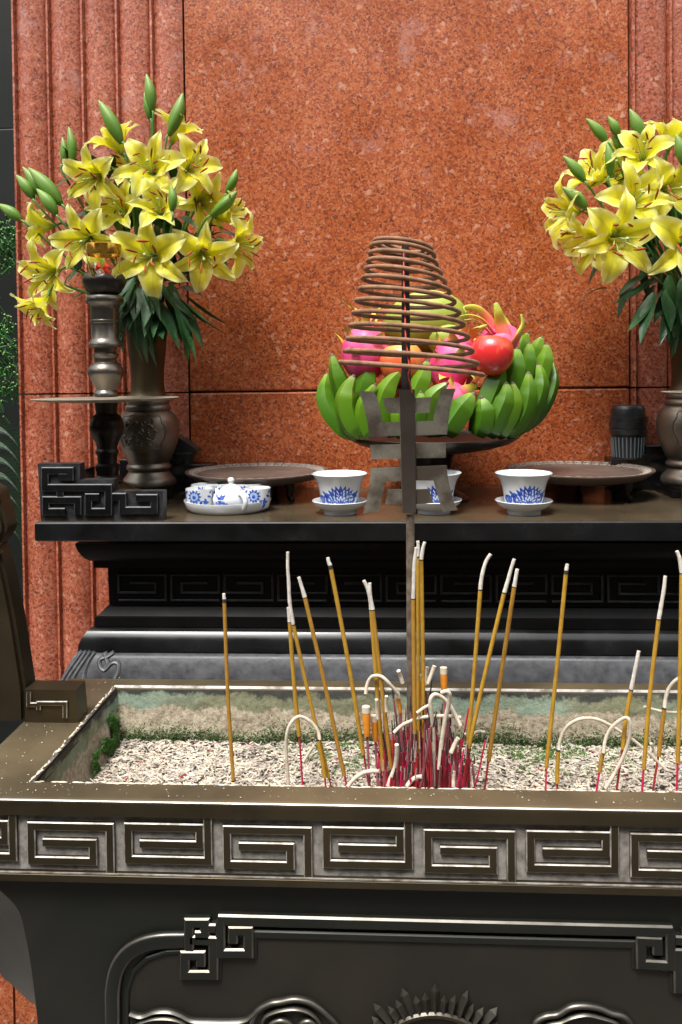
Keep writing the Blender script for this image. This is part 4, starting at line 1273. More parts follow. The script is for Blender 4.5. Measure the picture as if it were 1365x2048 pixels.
# tea set
Y = 1.415; s = pxm(Y); X = at(456, 1010, Y).x; zb = ZT + .0008
t = thing('serving_dish', 'oval white porcelain dish holding the teapot and small cups', 'dish', (X, Y, ZT))
mb = MB()
mb.lathe([(0, zb), (76 * s, zb), (83 * s, zb + 7 * s), (88 * s, zb + 20 * s), (88 * s, zb + 22 * s), (85.5 * s, zb + 22 * s), (80 * s, zb + 7 * s), (0, zb + 5 * s)], (X, Y, 0), 72, sy=.86)
part('dish', mb, M['porcelain'], t, smooth=50)
def small_cup(x, y, Yc, label, w=27, h=42):
    Yc += .020
    sc_ = pxm(Yc); p = at(x, y, Yc); zz0 = zb + 6 * s
    T = thing('small_teacup', label, 'teacup', (p.x, Yc, zz0), 'small cups round the teapot')
    P = [(20, 0), (23, 3), (25, 10), (26, 20), (26.5, 30), (27.5, h)]
    P = [(r * sc_ * w / 27, zz0 + a * sc_) for r, a in P]
    mb = MB(); mb.lathe([(0, zz0)] + P + [(P[-1][0] - .0008, P[-1][1] + .0004)] + [(r - .0018, a) for r, a in P[::-1]][:-1] + [(0, zz0 + .004)], (p.x, Yc, 0), 40)
    b = part('bowl', mb, M['porcelain'], T, smooth=50)
    def fn(u, v, n, px_=p.x):
        z = zz0 + v; r = 26 * sc_ * w / 27 + n + (v / sc_ - 15) / 36 * .0012
        a = -pi / 2 + u / (26 * sc_); return (px_ + r * cos(a), Yc + r * sin(a), z)
    mb = MB()
    for k0 in range(3):
        uo = (k0 * 54 - 4) * sc_
        for ring in range(2):
            for k in range(11):
                a = 2 * pi * k / 11 + ring * .3
                surf_decal(mb, petal_outline(uo, 28 * sc_, a, (15 - 6 * ring) * sc_, 6.5 * sc_), fn, .0003 + ring * .0003, ring * 2 if ring else 0)
        surf_decal(mb, [(uo + 3.5 * sc_ * cos(q_), 27 * sc_ + 4 * sc_ * sin(q_)) for q_ in [2 * pi * i / 8 for i in range(8)]], fn, .0010, 0)
        for k in range(8):
            surf_decal(mb, petal_outline(uo + (16 + (k % 4) * 5) * sc_, (4 + 4.2 * k) * sc_, radians(40 + 50 * k), 12 * sc_, 5 * sc_), fn, .0004 + k * .00005, 0)
    part('flower_print', mb, [M['cobalt'], M['porcelain'], M['paleblue']], b, recalc=False, kind='stuff')
small_cup(399, 1000, 1.375, 'small blue flowered cup at the front left of the oval dish')
small_cup(410, 990, 1.418, 'small cup behind the front left cup on the oval dish')
small_cup(438, 985, 1.432, 'small cup showing its rim just left of the teapot lid')
small_cup(516, 998, 1.380, 'small blue patterned cup at the right end of the oval dish', 26)
small_cup(500, 988, 1.430, 'small cup showing its rim behind the teapot handle')
p = at(458, 1000, 1.37); Yp = 1.392; sp_ = pxm(Yp)
T = thing('teapot', 'little round blue and white teapot with knobbed lid on the oval dish', 'teapot', (p.x, Yp, zb + 6 * s))
z0 = zb + 6 * s
mb = MB(); mb.lathe([(0, z0), (22 * sp_, z0), (30 * sp_, z0 + 5 * sp_), (37 * sp_, z0 + 14 * sp_), (38 * sp_, z0 + 22 * sp_), (34 * sp_, z0 + 32 * sp_), (26 * sp_, z0 + 38 * sp_), (0, z0 + 40 * sp_)], (p.x, Yp, 0), 48, sy=.85)
tb = part('pot_body', mb, M['porcelain'], T, smooth=60)
mb = MB(); mb.lathe([(24 * sp_, z0 + 37 * sp_), (24 * sp_, z0 + 39 * sp_), (17 * sp_, z0 + 47 * sp_), (8 * sp_, z0 + 51 * sp_), (4 * sp_, z0 + 52 * sp_), (6 * sp_, z0 + 56 * sp_), (7 * sp_, z0 + 60 * sp_), (4.5 * sp_, z0 + 64 * sp_), (0, z0 + 65 * sp_)], (p.x, Yp, 0), 36)
part('lid', mb, M['porcelain'], T, smooth=60)
hx = at(487, 990, Yp).x
mb = MB(); mb.tube(catmull([(p.x + 20 * sp_, Yp - .018, z0 + 34 * sp_), (p.x + 30 * sp_, Yp - .030, z0 + 33 * sp_), (p.x + 36 * sp_, Yp - .036, z0 + 20 * sp_), (p.x + 32 * sp_, Yp - .030, z0 + 6 * sp_), (p.x + 22 * sp_, Yp - .018, z0 + 6 * sp_)], 6), .0038, 10); part('handle', mb, M['porcelain'], T, smooth=80)
mb = MB(); mb.tube(catmull([(p.x - 24 * sp_, Yp + .015, z0 + 14 * sp_), (p.x - 34 * sp_, Yp + .028, z0 + 24 * sp_), (p.x - 38 * sp_, Yp + .034, z0 + 36 * sp_)], 5), [.006, .0058, .0055, .005, .0048, .0045, .004, .0038, .0036, .0034, .0032], 10); part('spout', mb, M['porcelain'], T, smooth=80)
mb = MB()
def tf(u, v, n):
    z = z0 + v; h = v / sp_
    r = (37 - abs(h - 19) ** 2 * .022) * sp_ + n
    a = -pi / 2 + u / (37 * sp_); return (p.x + r * cos(a), Yp + r * sin(a) * .85, z)
random.seed(9)
for k in range(26):
    uo, vo = random.gauss(-20, 7) * sp_, random.uniform(8, 30) * sp_
    surf_decal(mb, petal_outline(uo, vo, random.uniform(0, 6.28), random.uniform(7, 13) * sp_, random.uniform(3, 6) * sp_), tf, .0004 + k * .00003, 0)
for k in range(8):
    surf_decal(mb, petal_outline((-14 + k * 1.9) * sp_, (12 - k * .3) * sp_, radians(-30 + 50 * (k % 3)), 8 * sp_, 4 * sp_), tf, .0013, 0)
part('flower_print', mb, [M['cobalt']], tb, recalc=False, kind='stuff')

# =================================================================== fruit stand and fruit
FYc = 1.53; FX = at(866, 875, FYc).x; s = pxm(FYc)
zf = lambda y: at(866, y, FYc).z
T = thing('fruit_stand', 'black pedestal dish carrying bananas, apples, dragon fruit and a green mango', 'fruit stand', (FX, FYc, ZT))
mb = MB()
mb.lathe([(0, zf(886)), (130 * s, zf(883)), (162 * s, zf(876)), (170 * s, zf(871)), (171 * s, zf(872)), (168 * s, zf(876)), (150 * s, zf(886)), (120 * s, zf(895)), (80 * s, zf(902)), (40 * s, zf(906)), (0, zf(906))], (FX, FYc, 0), 80)
part('dish', mb, M['iron2'], T, smooth=45)
zb = ZT + .0008
mb = MB(); mb.lathe([(0, zb), (70 * s, zb), (71 * s, zb + 4 * s), (64 * s, zb + 10 * s), (48 * s, zb + 18 * s), (38 * s, zb + 32 * s), (36 * s, zb + 60 * s), (40 * s, zf(912)), (48 * s, zf(903)), (0, zf(902))], (FX, FYc, 0), 48)
part('pedestal', mb, M['iron2'], T, smooth=45)

def banana(parent, pts, w, Yd, mat, seed=0, double=False):
    """pts from blossom tip to stalk end, in the picture, at depth Yd (one value or a pair)"""
    Yt, Yb = Yd if isinstance(Yd, tuple) else (Yd, Yd)
    n = len(pts)
    P = [at(x, y, Yt + (Yb - Yt) * i / (n - 1)) for i, (x, y) in enumerate(pts)]
    C = catmull(P, 7)
    N = len(C)
    C2 = catmull([P[0], P[0].lerp(P[1], .0)] + P[1:], 1)
    R = w / 2 * 1.08 * pxm((Yt + Yb) / 2)
    rad_ = []
    for i in range(N):
        t = i / (N - 1)
        if t < .05: r = .27 + t * 1.6
        elif t < .30: r = .35 + (t - .05) / .25 * .60
        elif t < .8: r = .95 + .05 * sin((t - .26) / .54 * pi)
        else: r = .95 - (t - .8) * 2.0
        rad_.append(R * r)
    ph = random.random() * 2
    mb = MB()
    gtube(mb, C[::-1], rad_[::-1], 10, shape=lambda a, u: 1.04 + .065 * cos(5 * a), flat=.95)
    b = part('banana', mb, mat, parent, smooth=24)
    mb = MB()
    d = (C[0] - C[1]).normalized()
    mb.tube([C[0] - d * .001, C[0] + d * .003, C[0] + d * .0045], [rad_[0] * .95, rad_[0] * .6, rad_[0] * .3], 8)
    part('dry_tip', mb, M['bananatip'], b, smooth=60)
    return b
random.seed(6)
bl = thing('banana_bunch', 'green banana hand on the left side of the fruit stand, behind the coil', 'bananas', at(720, 870, 1.48), 'banana hands on the fruit stand')
B1, B2 = M['banana'], M['banana2']
for P, w, Yd, m_ in (([(665, 712), (674, 745), (690, 790), (712, 830), (730, 860)], 36, (1.47, 1.48), B1),
                     ([(655, 750), (650, 785), (660, 822), (686, 856), (718, 874)], 36, (1.50, 1.45), B1),
                     ([(707, 754), (694, 785), (693, 822), (706, 852), (726, 870)], 42, (1.43, 1.43), B2),
                     ([(745, 716), (736, 755), (727, 800), (728, 845), (735, 868)], 40, (1.47, 1.46), B1),
                     ([(750, 771), (733, 800), (726, 835), (732, 862), (742, 873)], 32, (1.415, 1.42), B2),
                     ([(801, 742), (779, 772), (766, 808), (762, 845), (764, 870)], 38, (1.425, 1.43), B2),
                     ([(855, 724), (848, 752), (834, 785), (824, 820), (820, 860)], 36, (1.43, 1.42), B2),
                     ([(842, 786), (842, 812), (836, 840), (832, 870)], 30, (1.40, 1.405), B1),
                     ([(800, 800), (800, 830), (803, 858), (810, 874)], 34, (1.405, 1.41), B2),
                     ([(894, 768), (872, 786), (858, 812), (853, 842), (858, 870)], 32, (1.40, 1.415), B2),
                     ([(868, 800), (866, 830), (868, 858), (872, 872)], 34, (1.42, 1.42), B1), ([(778, 800), (782, 830), (786, 858), (790, 873)], 34, (1.46, 1.46), B1), ([(822, 770), (818, 805), (815, 840), (812, 872)], 36, (1.47, 1.47), B1), ([(884, 815), (880, 840), (880, 858), (882, 873)], 34, (1.45, 1.45), B1), ([(757, 790), (752, 820), (750, 850), (752, 873)], 36, (1.47, 1.47), B1)):
    banana(bl, P, w, Yd, m_)
br_ = thing('banana_bunch', 'green banana hand fanning up the right side of the fruit stand', 'bananas', at(1000, 870, 1.48), 'banana hands on the fruit stand')
for P, w, Yd, m_ in (([(946, 789), (932, 808), (913, 835), (900, 856), (893, 872)], 44, (1.41, 1.41), B1),
                     ([(964, 797), (969, 820), (966, 846), (956, 872)], 40, (1.415, 1.42), B1),
                     ([(1003, 727), (994, 755), (978, 795), (962, 835), (948, 866)], 44, (1.45, 1.44), B1),
                     ([(1013, 768), (1012, 795), (998, 830), (984, 858), (976, 872)], 38, (1.425, 1.43), B1),
                     ([(1026, 768), (1030, 795), (1022, 830), (1005, 860), (993, 872)], 32, (1.43, 1.44), B2),
                     ([(1035, 699), (1033, 725), (1024, 765), (1010, 810), (996, 850)], 38, (1.47, 1.46), B1),
                     ([(1057, 748), (1056, 780), (1048, 820), (1030, 850), (1010, 872)], 38, (1.45, 1.45), B1),
                     ([(1060, 688), (1058, 712), (1052, 745), (1040, 790), (1028, 830)], 30, (1.50, 1.49), B1),
                     ([(1056, 668), (1046, 685), (1040, 705), (1030, 750)], 26, (1.52, 1.51), B2),
                     ([(1077, 730), (1082, 762), (1074, 800), (1054, 838), (1030, 866)], 34, (1.48, 1.47), B1),
                     ([(1093, 690), (1093, 712), (1084, 745), (1072, 790), (1050, 840)], 30, (1.51, 1.50), B2),
                     ([(1083, 676), (1075, 698), (1066, 730), (1060, 780)], 28, (1.54, 1.53), B2),
                     ([(1102, 720), (1106, 752), (1098, 790), (1078, 828), (1050, 858)], 26, (1.53, 1.50), B1)):
    banana(br_, P, w, Yd, m_)
def blob(name, lab, cat, cx_, cy_, Yc, rx, rz, ry=None, tiltz=0, prof=None, mat=None, tilt=None, part_name='skin'):
    c = at(cx_, cy_, Yc); s = pxm(Yc)
    T = thing(name, lab, cat, c)
    ry = ry or rx
    mb = MB()
    rot = Matrix.Rotation(tilt or 0, 3, 'Y')
    def f(u, v):
        th = pi * u; a = 2 * pi * v
        r, z = sin(th), -cos(th)
        if prof: r, z = prof(u, a, r, z)
        return c + rot @ Vector((r * cos(a) * rx * s, r * sin(a) * ry * s, z * rz * s))
    mb.grid(f, 26, 36)
    part(part_name, mb, mat, T, smooth=180, recalc=False)
    return T, c, s, rot
def applep(u, a, r, z):
    k = (u - .5)
    r = r * (1 + .10 * (u - .3) + .015 * cos(5 * a))
    z = z * .93
    if u > .72: z -= ((u - .72) / .28) ** 2 * .42
    if u < .12: z += ((.12 - u) / .12) ** 2 * .14
    return r, z
def apple(cx_, cy_, Y, r, lab, mat, tilt=0):
    T, c, s, rot = blob('apple', lab, 'apple', cx_, cy_, Y, r, r * 1.14, mat=mat, prof=applep, tilt=tilt)
    mb = MB(); mb.tube([c + rot @ Vector((0, 0, r * s * .45)), c + rot @ Vector((.001, 0, r * s * .66)), c + rot @ Vector((.003, -.001, r * s * .84))], .0012, 6); part('stalk', mb, M['bananatip'], T)
apple(984, 708, 1.435, 42, 'bright red apple in front of the dragon fruit crown at the right', M['apple'], .12)
apple(804, 727, 1.455, 44, 'blushed red apple behind the middle of the incense coil', M['apple_y'], -.1)
apple(790, 790, 1.47, 30, 'small red apple low between the bananas, mostly hidden', M['apple'])
def mangop(u, a, r, z): return r * (1 + .10 * sin(pi * (1 - u)) - .05 * cos(a)), z
blob('mango', 'big green mango at the top of the fruit pile, behind the coil', 'mango', 856, 645, 1.54, 78, 64, 62, mat=M['mango'], prof=mangop, tilt=-.12)
blob('mango', 'smaller olive green mango resting below the big one, right of the pole', 'mango', 893, 680, 1.50, 40, 34, 34, mat=M['mango'], tilt=.3)
mbr = None
def bract(parent, p0, dirs, L_, W_, curl):
    """one fleshy scale: base point, out direction, up direction"""
    out, up = dirs
    side = out.cross(up).normalized()
    mb = MB()
    def f(u, v):
        w = W_ * (1 - u) ** .75 * (1 + .3 * sin(pi * u))
        p = p0 + up * (L_ * u * cos(curl * u)) + out * (L_ * u * sin(curl * u) + .001)
        vv = (v - .5) * 2
        return p + side * w * vv - out * (abs(vv) ** 2) * w * .35
    mb.grid(f, 9, 4)
    return part('scale', mb, M['bract'], parent, smooth=180, recalc=False)
def dragon(cx_, cy_, Y, rx, rz, lab, tilt, n=12, crown=5, cl=60, seed=0):
    random.seed(seed)
    T, c, s, rot = blob('dragon_fruit', lab, 'dragon fruit', cx_, cy_, Y, rx, rz, rx * .95, mat=M['dragon'], prof=lambda u, a, r, z: (r * (1 + .03 * cos(6 * a + 4 * u)), z), tilt=tilt)
    for k in range(n):
        u = .25 + .6 * (k + .5) / n; a = k * 2.4 + seed
        th = pi * u; r, z = sin(th), -cos(th)
        nr = Vector((r * cos(a), r * sin(a), z * rx / rz)).normalized()
        p = Vector((r * cos(a) * rx, r * sin(a) * rx * .95, z * rz)) * s
        up = Vector((cos(th) * cos(a) , cos(th) * sin(a), sin(th))); up = (up - nr * up.dot(nr)).normalized()
        bract(T, c + rot @ p, (rot @ nr, rot @ up), random.uniform(26, 42) * s, random.uniform(10, 15) * s, random.uniform(.6, 1.4))
    for k in range(crown):
        a = 2 * pi * k / max(1, crown) + seed
        o = Vector((cos(a), sin(a), .1)).normalized()
        p = Vector((cos(a) * rx * .16, sin(a) * rx * .16, rz * .93)) * s
        bract(T, c + rot @ p, (rot @ o, rot @ Vector((o.x * .25, o.y * .25, 1)).normalized()), cl * s * random.uniform(.7, 1.1), 7 * s, random.uniform(.5, 1.3))
    return T, c, s
dragon(731, 706, 1.485, 48, 56, 'pink dragon fruit with a tall green crown at the left of the pile', .05, 14, 5, 80, 1)
dragon(908, 728, 1.475, 46, 60, 'hot pink dragon fruit lying behind the coil, right of the pole', .35, 20, 5, 40, 2)
dragon(905, 795, 1.445, 34, 30, 'dark pink dragon fruit low among the bananas, scales curling', 1.0, 8, 3, 30, 3)
T, c, s = dragon(1002, 690, 1.53, 44, 44, 'dragon fruit with long curling pale green crown behind the red apple', 0, 6, 0, 70, 5)
# its long crown scales, each traced
def longscale(P, Yd, w):
    mb = MB(); Q = catmull([at(x, y, Yd + dy) for x, y, dy in P], 6)
    N = len(Q)
    gtube(mb, Q, [w * .5 * pxm(Yd) * (1 - .75 * (i / (N - 1)) ** 1.2) for i in range(N)], 10, flat=.4)
    part('crown_scale', mb, M['bract'], T, smooth=180)
for P, Yd, w in (([(1012, 680, 0), (1002, 650, 0), (997, 625, -.01), (992, 606, -.01)], 1.50, 32),
                 ([(995, 672, 0), (978, 640, 0), (955, 617, -.01), (930, 616, -.015), (934, 626, -.02)], 1.51, 20),
                 ([(990, 668, 0), (966, 640, -.005), (940, 630, -.01), (915, 634, -.01)], 1.49, 16),
                 ([(988, 676, 0), (970, 655, 0), (950, 640, -.01), (928, 640, -.01)], 1.50, 14),
                 ([(1024, 676, 0), (1018, 650, 0), (1008, 632, 0)], 1.53, 12),
                 ([(1022, 695, 0), (1036, 672, -.01), (1046, 650, -.01), (1043, 628, -.01)], 1.49, 26),
                 ([(985, 690, 0), (970, 688, 0), (952, 678, -.01), (940, 690, -.01)], 1.48, 14),
                 ([(938, 690, 0), (945, 665, 0), (962, 655, 0), (975, 650, 0)], 1.47, 14)):
    longscale(P, Yd, w)

# =================================================================== coil incense and its holder
PY = .985
sP = pxm(PY)
holder = thing('incense_holder', 'cut sheet metal incense holder shaped like a written character on a rusty pole', 'incense holder', at(820, 1500, PY), None)
mb = MB()
pb = at(823, 1585, PY); pt = at(821, 1028, PY); pb.z = ZA - .01
mb.tube([pb, at(822, 1300, PY), pt], 8.6 * sP, 14); part('pole', mb, M['polerust'], holder, smooth=60)
outl = [(565, 120), (735, 118), (740, 203), (930, 195), (905, 372), (745, 380), (748, 470), (950, 465), (960, 400), (985, 300), (1015, 200), (1045, 100), (1205, 98), (1160, 240), (1135, 370), (1105, 620), (750, 632), (752, 725), (1092, 715), (1095, 885), (752, 890), (752, 985),
        (1105, 972), (1112, 1080), (1135, 1200), (1185, 1390), (1230, 1480), (1060, 1500), (1000, 1320), (955, 1145), (755, 1142), (755, 1245), (905, 1240), (950, 1400), (756, 1412), (756, 1505), (600, 1505), (595, 1410), (400, 1415), (435, 1245), (590, 1245), (585, 1150), (550, 1148), (480, 1160), (420, 1150), (395, 1180),
        (378, 1300), (330, 1495), (150, 1522), (190, 1380), (215, 1240), (235, 1100), (235, 1002), (575, 990), (575, 895), (245, 900), (230, 742), (572, 728), (572, 632), (220, 650), (210, 540), (185, 400), (140, 230), (100, 135), (185, 128), (272, 130), (310, 200), (345, 310), (372, 482), (568, 478), (566, 380), (430, 380), (395, 290), (370, 205), (565, 200)]
W = px2(crop(outl, 700, 760, .1758), PY - .006)
mb = MB(); mb.poly(W, planeY(PY - .006), -.0022, 0, 0, 1); part('cut_plate', mb, [M['sheet'] if 'sheet' in M else M['iron'], M['polerust']], holder)
bar = px2(crop([(566, 112), (738, 108), (752, 1505), (602, 1508)], 700, 760, .1758), PY - .0062)
mb = MB(); mb.poly(bar, planeY(PY - .0062), 0, .003, 0, 0); part('upright_bar', mb, M['sheet2'] if 'sheet2' in M else M['iron'], holder)
rod0, rod1 = at(813, 800, PY), at(811, 474, PY)
mb = MB(); mb.tube([rod0, rod1], [.0060, .0045], 10); part('rod', mb, M['iron'], holder, smooth=60)

coil = thing('incense_coil', 'tall brown cone shaped spiral incense coil standing over the metal pole', 'incense coil', at(812, 700, PY))
F = [(478, 58), (488, 62), (505, 66), (521, 72), (537, 78), (555, 86), (577, 94), (600, 102), (625, 109), (652, 117), (682, 124), (709, 131), (735, 143)]   # height at the pole, radius, per turn
pts = []
turns = len(F) - 1
nst = 40
for i in range(turns * nst + 1 + int(nst * .22)):
    t = i / nst; k = min(int(t), turns - 1); w = t - k
    y = F[k][0] * (1 - w) + F[k + 1][0] * w
    r = F[k][1] * (1 - w) + F[k + 1][1] * w
    a = -pi / 2 + 2 * pi * t                 # starts at the front, runs right, back, left
    cxp = 803 + (821 - 803) * t / turns
    c = at(cxp, y, PY)
    q = at(cxp, y, PY)
    r *= sP
    zc = at(cxp, y, PY - r).z; tl = .068 * (1 - .8 * (t / turns) ** 2)
    # the coil leans a little: its right side hangs lower
    pts.append(Vector((c.x + r * cos(a), PY + r * sin(a), zc - .0055 * cos(a) - tl * r * (sin(a) + 1) + .0010 * sin(7 * t) + .0006 * noise.noise(Vector((t * 3, 1, 0))) )))
# the part that ends: front strand of the last turn
inner_sp = []
for i in range(60):
    t = i / 59
    a = -pi / 2 - 2 * pi * 1.6 * (1 - t)
    r = (58 - 30 * (1 - t)) * sP
    c = at(803, 474, PY)
    inner_sp.append(Vector((c.x + r * cos(a), PY + r * sin(a), pts[0].z - .0055 * cos(a) - .068 * (r * sin(a) + 58 * sP))))
mb = MB(); mb.tube(inner_sp + pts, 4.5 * sP, 8); part('spiral', mb, M['coil'], coil, smooth=60)
mb = MB()
mb.tube(catmull([at(808, 500, PY - .04), at(808, 560, PY - .05), at(811, 620, PY - .06), at(811, 660, PY - .068), at(815, 700, PY - .072), at(819, 735, PY - .075), at(817, 750, PY - .04), at(820, 765, PY - .02), at(825, 785, PY - .012)], 5), .0009, 6)
part('red_thread', mb, M['thread'], coil)

# =================================================================== tall joss sticks
def base_on_ash(x, y):
    """where the line of sight meets the ash bed (never behind the back wall)"""
    d = at(x, y, 1.0) - CAM
    k = (ZA - CAM.z) / d.z
    p = CAM + d * k
    return p
sticks = [
 ('thin straight joss stick alone at the far left, short pale tip', [(448, 1187), (449, 1198)], (467, 1560), (467, 1563), 1.01, 'char'),
 ('joss stick starting beside the long pale ash, red foot showing, second from left', [(577, 1215), (580, 1243)], (599, 1472), (606, 1576), 1.0, None),
 ('joss stick with the longest pale curved ash tip, leaning right', [(576, 1104), (576, 1135), (578, 1165), (580, 1205), (587, 1249)], (658, 1555), (663, 1577), .985, None),
 ('joss stick leaning left with straight white ash, third tall one from left', [(598, 1154), (604, 1174), (610, 1194)], (689, 1551), (694, 1577), .98, None),
 ('tall bright yellow joss stick leaning left with tiny crooked ash', [(656, 1115), (658, 1124), (661, 1131)], (727, 1509), (739, 1577), .975, 'char'),
 ('joss stick with forked bent ash, its left twin, left of the pole', [(728, 1161), (736, 1178), (741, 1200), (743, 1219)], (767, 1540), (769, 1577), .965, None),
 ('joss stick with forked bent ash, its right twin, left of the pole', [(740, 1166), (741, 1190), (746, 1219)], (783, 1538), (786, 1577), .955, None),
 ('highest joss stick just right of the rusty pole, short white tip', [(836, 1082), (837, 1096), (836, 1113)], (836, 1560), (838, 1577), .97, None),
 ('joss stick at the right of the three beside the pole', [(850, 1084), (846, 1098), (843, 1119)], (848, 1474), (846, 1577), .955, None),
 ('joss stick with long ash touching the rusty pole on its right side', [(833, 1095), (829, 1130), (828, 1165), (827, 1197)], (830, 1467), (838, 1577), .945, None),
 ('joss stick right of the pole with long ash bending to the right', [(982, 1108), (973, 1122), (967, 1140), (963, 1160), (961, 1179)], (935, 1505), (929, 1577), .96, None),
 ('strongly slanted joss stick crossing toward the clump from the right', [(1029, 1118), (1022, 1140), (1016, 1162), (1009, 1185)], (938, 1496), (935, 1577), .95, None),
 ('joss stick beside the strongly slanted one, with a holed ash tip', [(1035, 1138), (1032, 1155), (1029, 1173)], (978, 1522), (970, 1577), .975, None),
 ('clean joss stick with a short white tip, alone right of centre', [(1135, 1128), (1133, 1141)], (1093, 1536), (1092, 1577), .98, 'char'),
 ('short yellow joss stub under the long drooping ash arch', [(1117, 1506), (1117, 1500)], (1115, 1566), (1115, 1577), .985, None),
 ('short leaning yellow joss stub under the curled ash hook', [(1207, 1506), (1208, 1500)], (1200, 1544), (1194, 1577), .975, None),
 ('half burnt joss stick with thick pale ash, below the tall right one', [(1278, 1302), (1273, 1328), (1268, 1352), (1263, 1379)], (1246, 1498), (1234, 1577), .98, None),
 ('tall joss stick with long slightly bent ash, near the right edge', [(1331, 1152), (1328, 1180), (1323, 1210), (1318, 1238)], (1288, 1538), (1285, 1577), .965, None),
 ('joss stick under the curved ash at the right edge', [(1329, 1422), (1329, 1416)], (1318, 1512), (1307, 1577), .985, None),
 ('last tall joss stick cut by the right edge, tip bending left', [(1354, 1102), (1360, 1118), (1364, 1146)], (1356, 1525), (1354, 1577), .955, None),
 ('short yellow joss stub leaning against its neighbour under the small ash arch', [(636, 1485), (636, 1479)], (650, 1555), (652, 1577), .975, None),
]
random.seed(31)
RS = 4.2
for i, (lab, ashp, ye, be, Y, ch) in enumerate(sticks):
    s = pxm(Y)
    b = at(be[0], be[1], Y); 
    T = thing('joss_stick', lab, 'incense stick', b, 'tall joss sticks standing in the ash')
    top = at(*ashp[-1], Y); yb_ = at(*ye, Y)
    d = (b - yb_); 
    if d.length < 1e-4: d = Vector((0, 0, -1))
    bb = b + d.normalized() * .0
    k = (ZA - .012 - b.z)
    bb = b + Vector((0, 0, min(k, -.004)))
    mid = top.lerp(yb_, .5) + Vector((random.uniform(-.0015, .0015), 0, 0))
    mb = MB(); r = RS * s * random.uniform(.92, 1.06)
    mb.tube(catmull([top, mid, yb_], 5), r, 8); part('incense_paste', mb, M['joss'] if i % 3 else M['joss2'], T, smooth=60)
    mb = MB(); mb.tube([yb_ + Vector((0, 0, .004)), b, bb], r * .50, 6); part('bamboo_foot', mb, M['pinkstick'] if i % 2 else M['redstick'], T, smooth=60)
    if len(ashp) > 1 and ashp[0][1] < ashp[-1][1]:
        A = catmull([at(x, y, Y) for x, y in ashp], 5)
        A[-1] = top
        n_ = len(A)
        mb = MB(); mb.tube(A, [r * (.80 + .2 * j / (n_ - 1)) * (1 + .06 * random.uniform(-1, 1)) for j in range(n_)], 8); part('ash_tip', mb, M['ash_white'], T, smooth=60)
    mb = MB(); dd = (mid - top).normalized(); mb.tube([top - dd * .0003, top + dd * (.0045 if ch else .0012)], r * 1.04, 8); part('ember_ring', mb, M['char'], T)

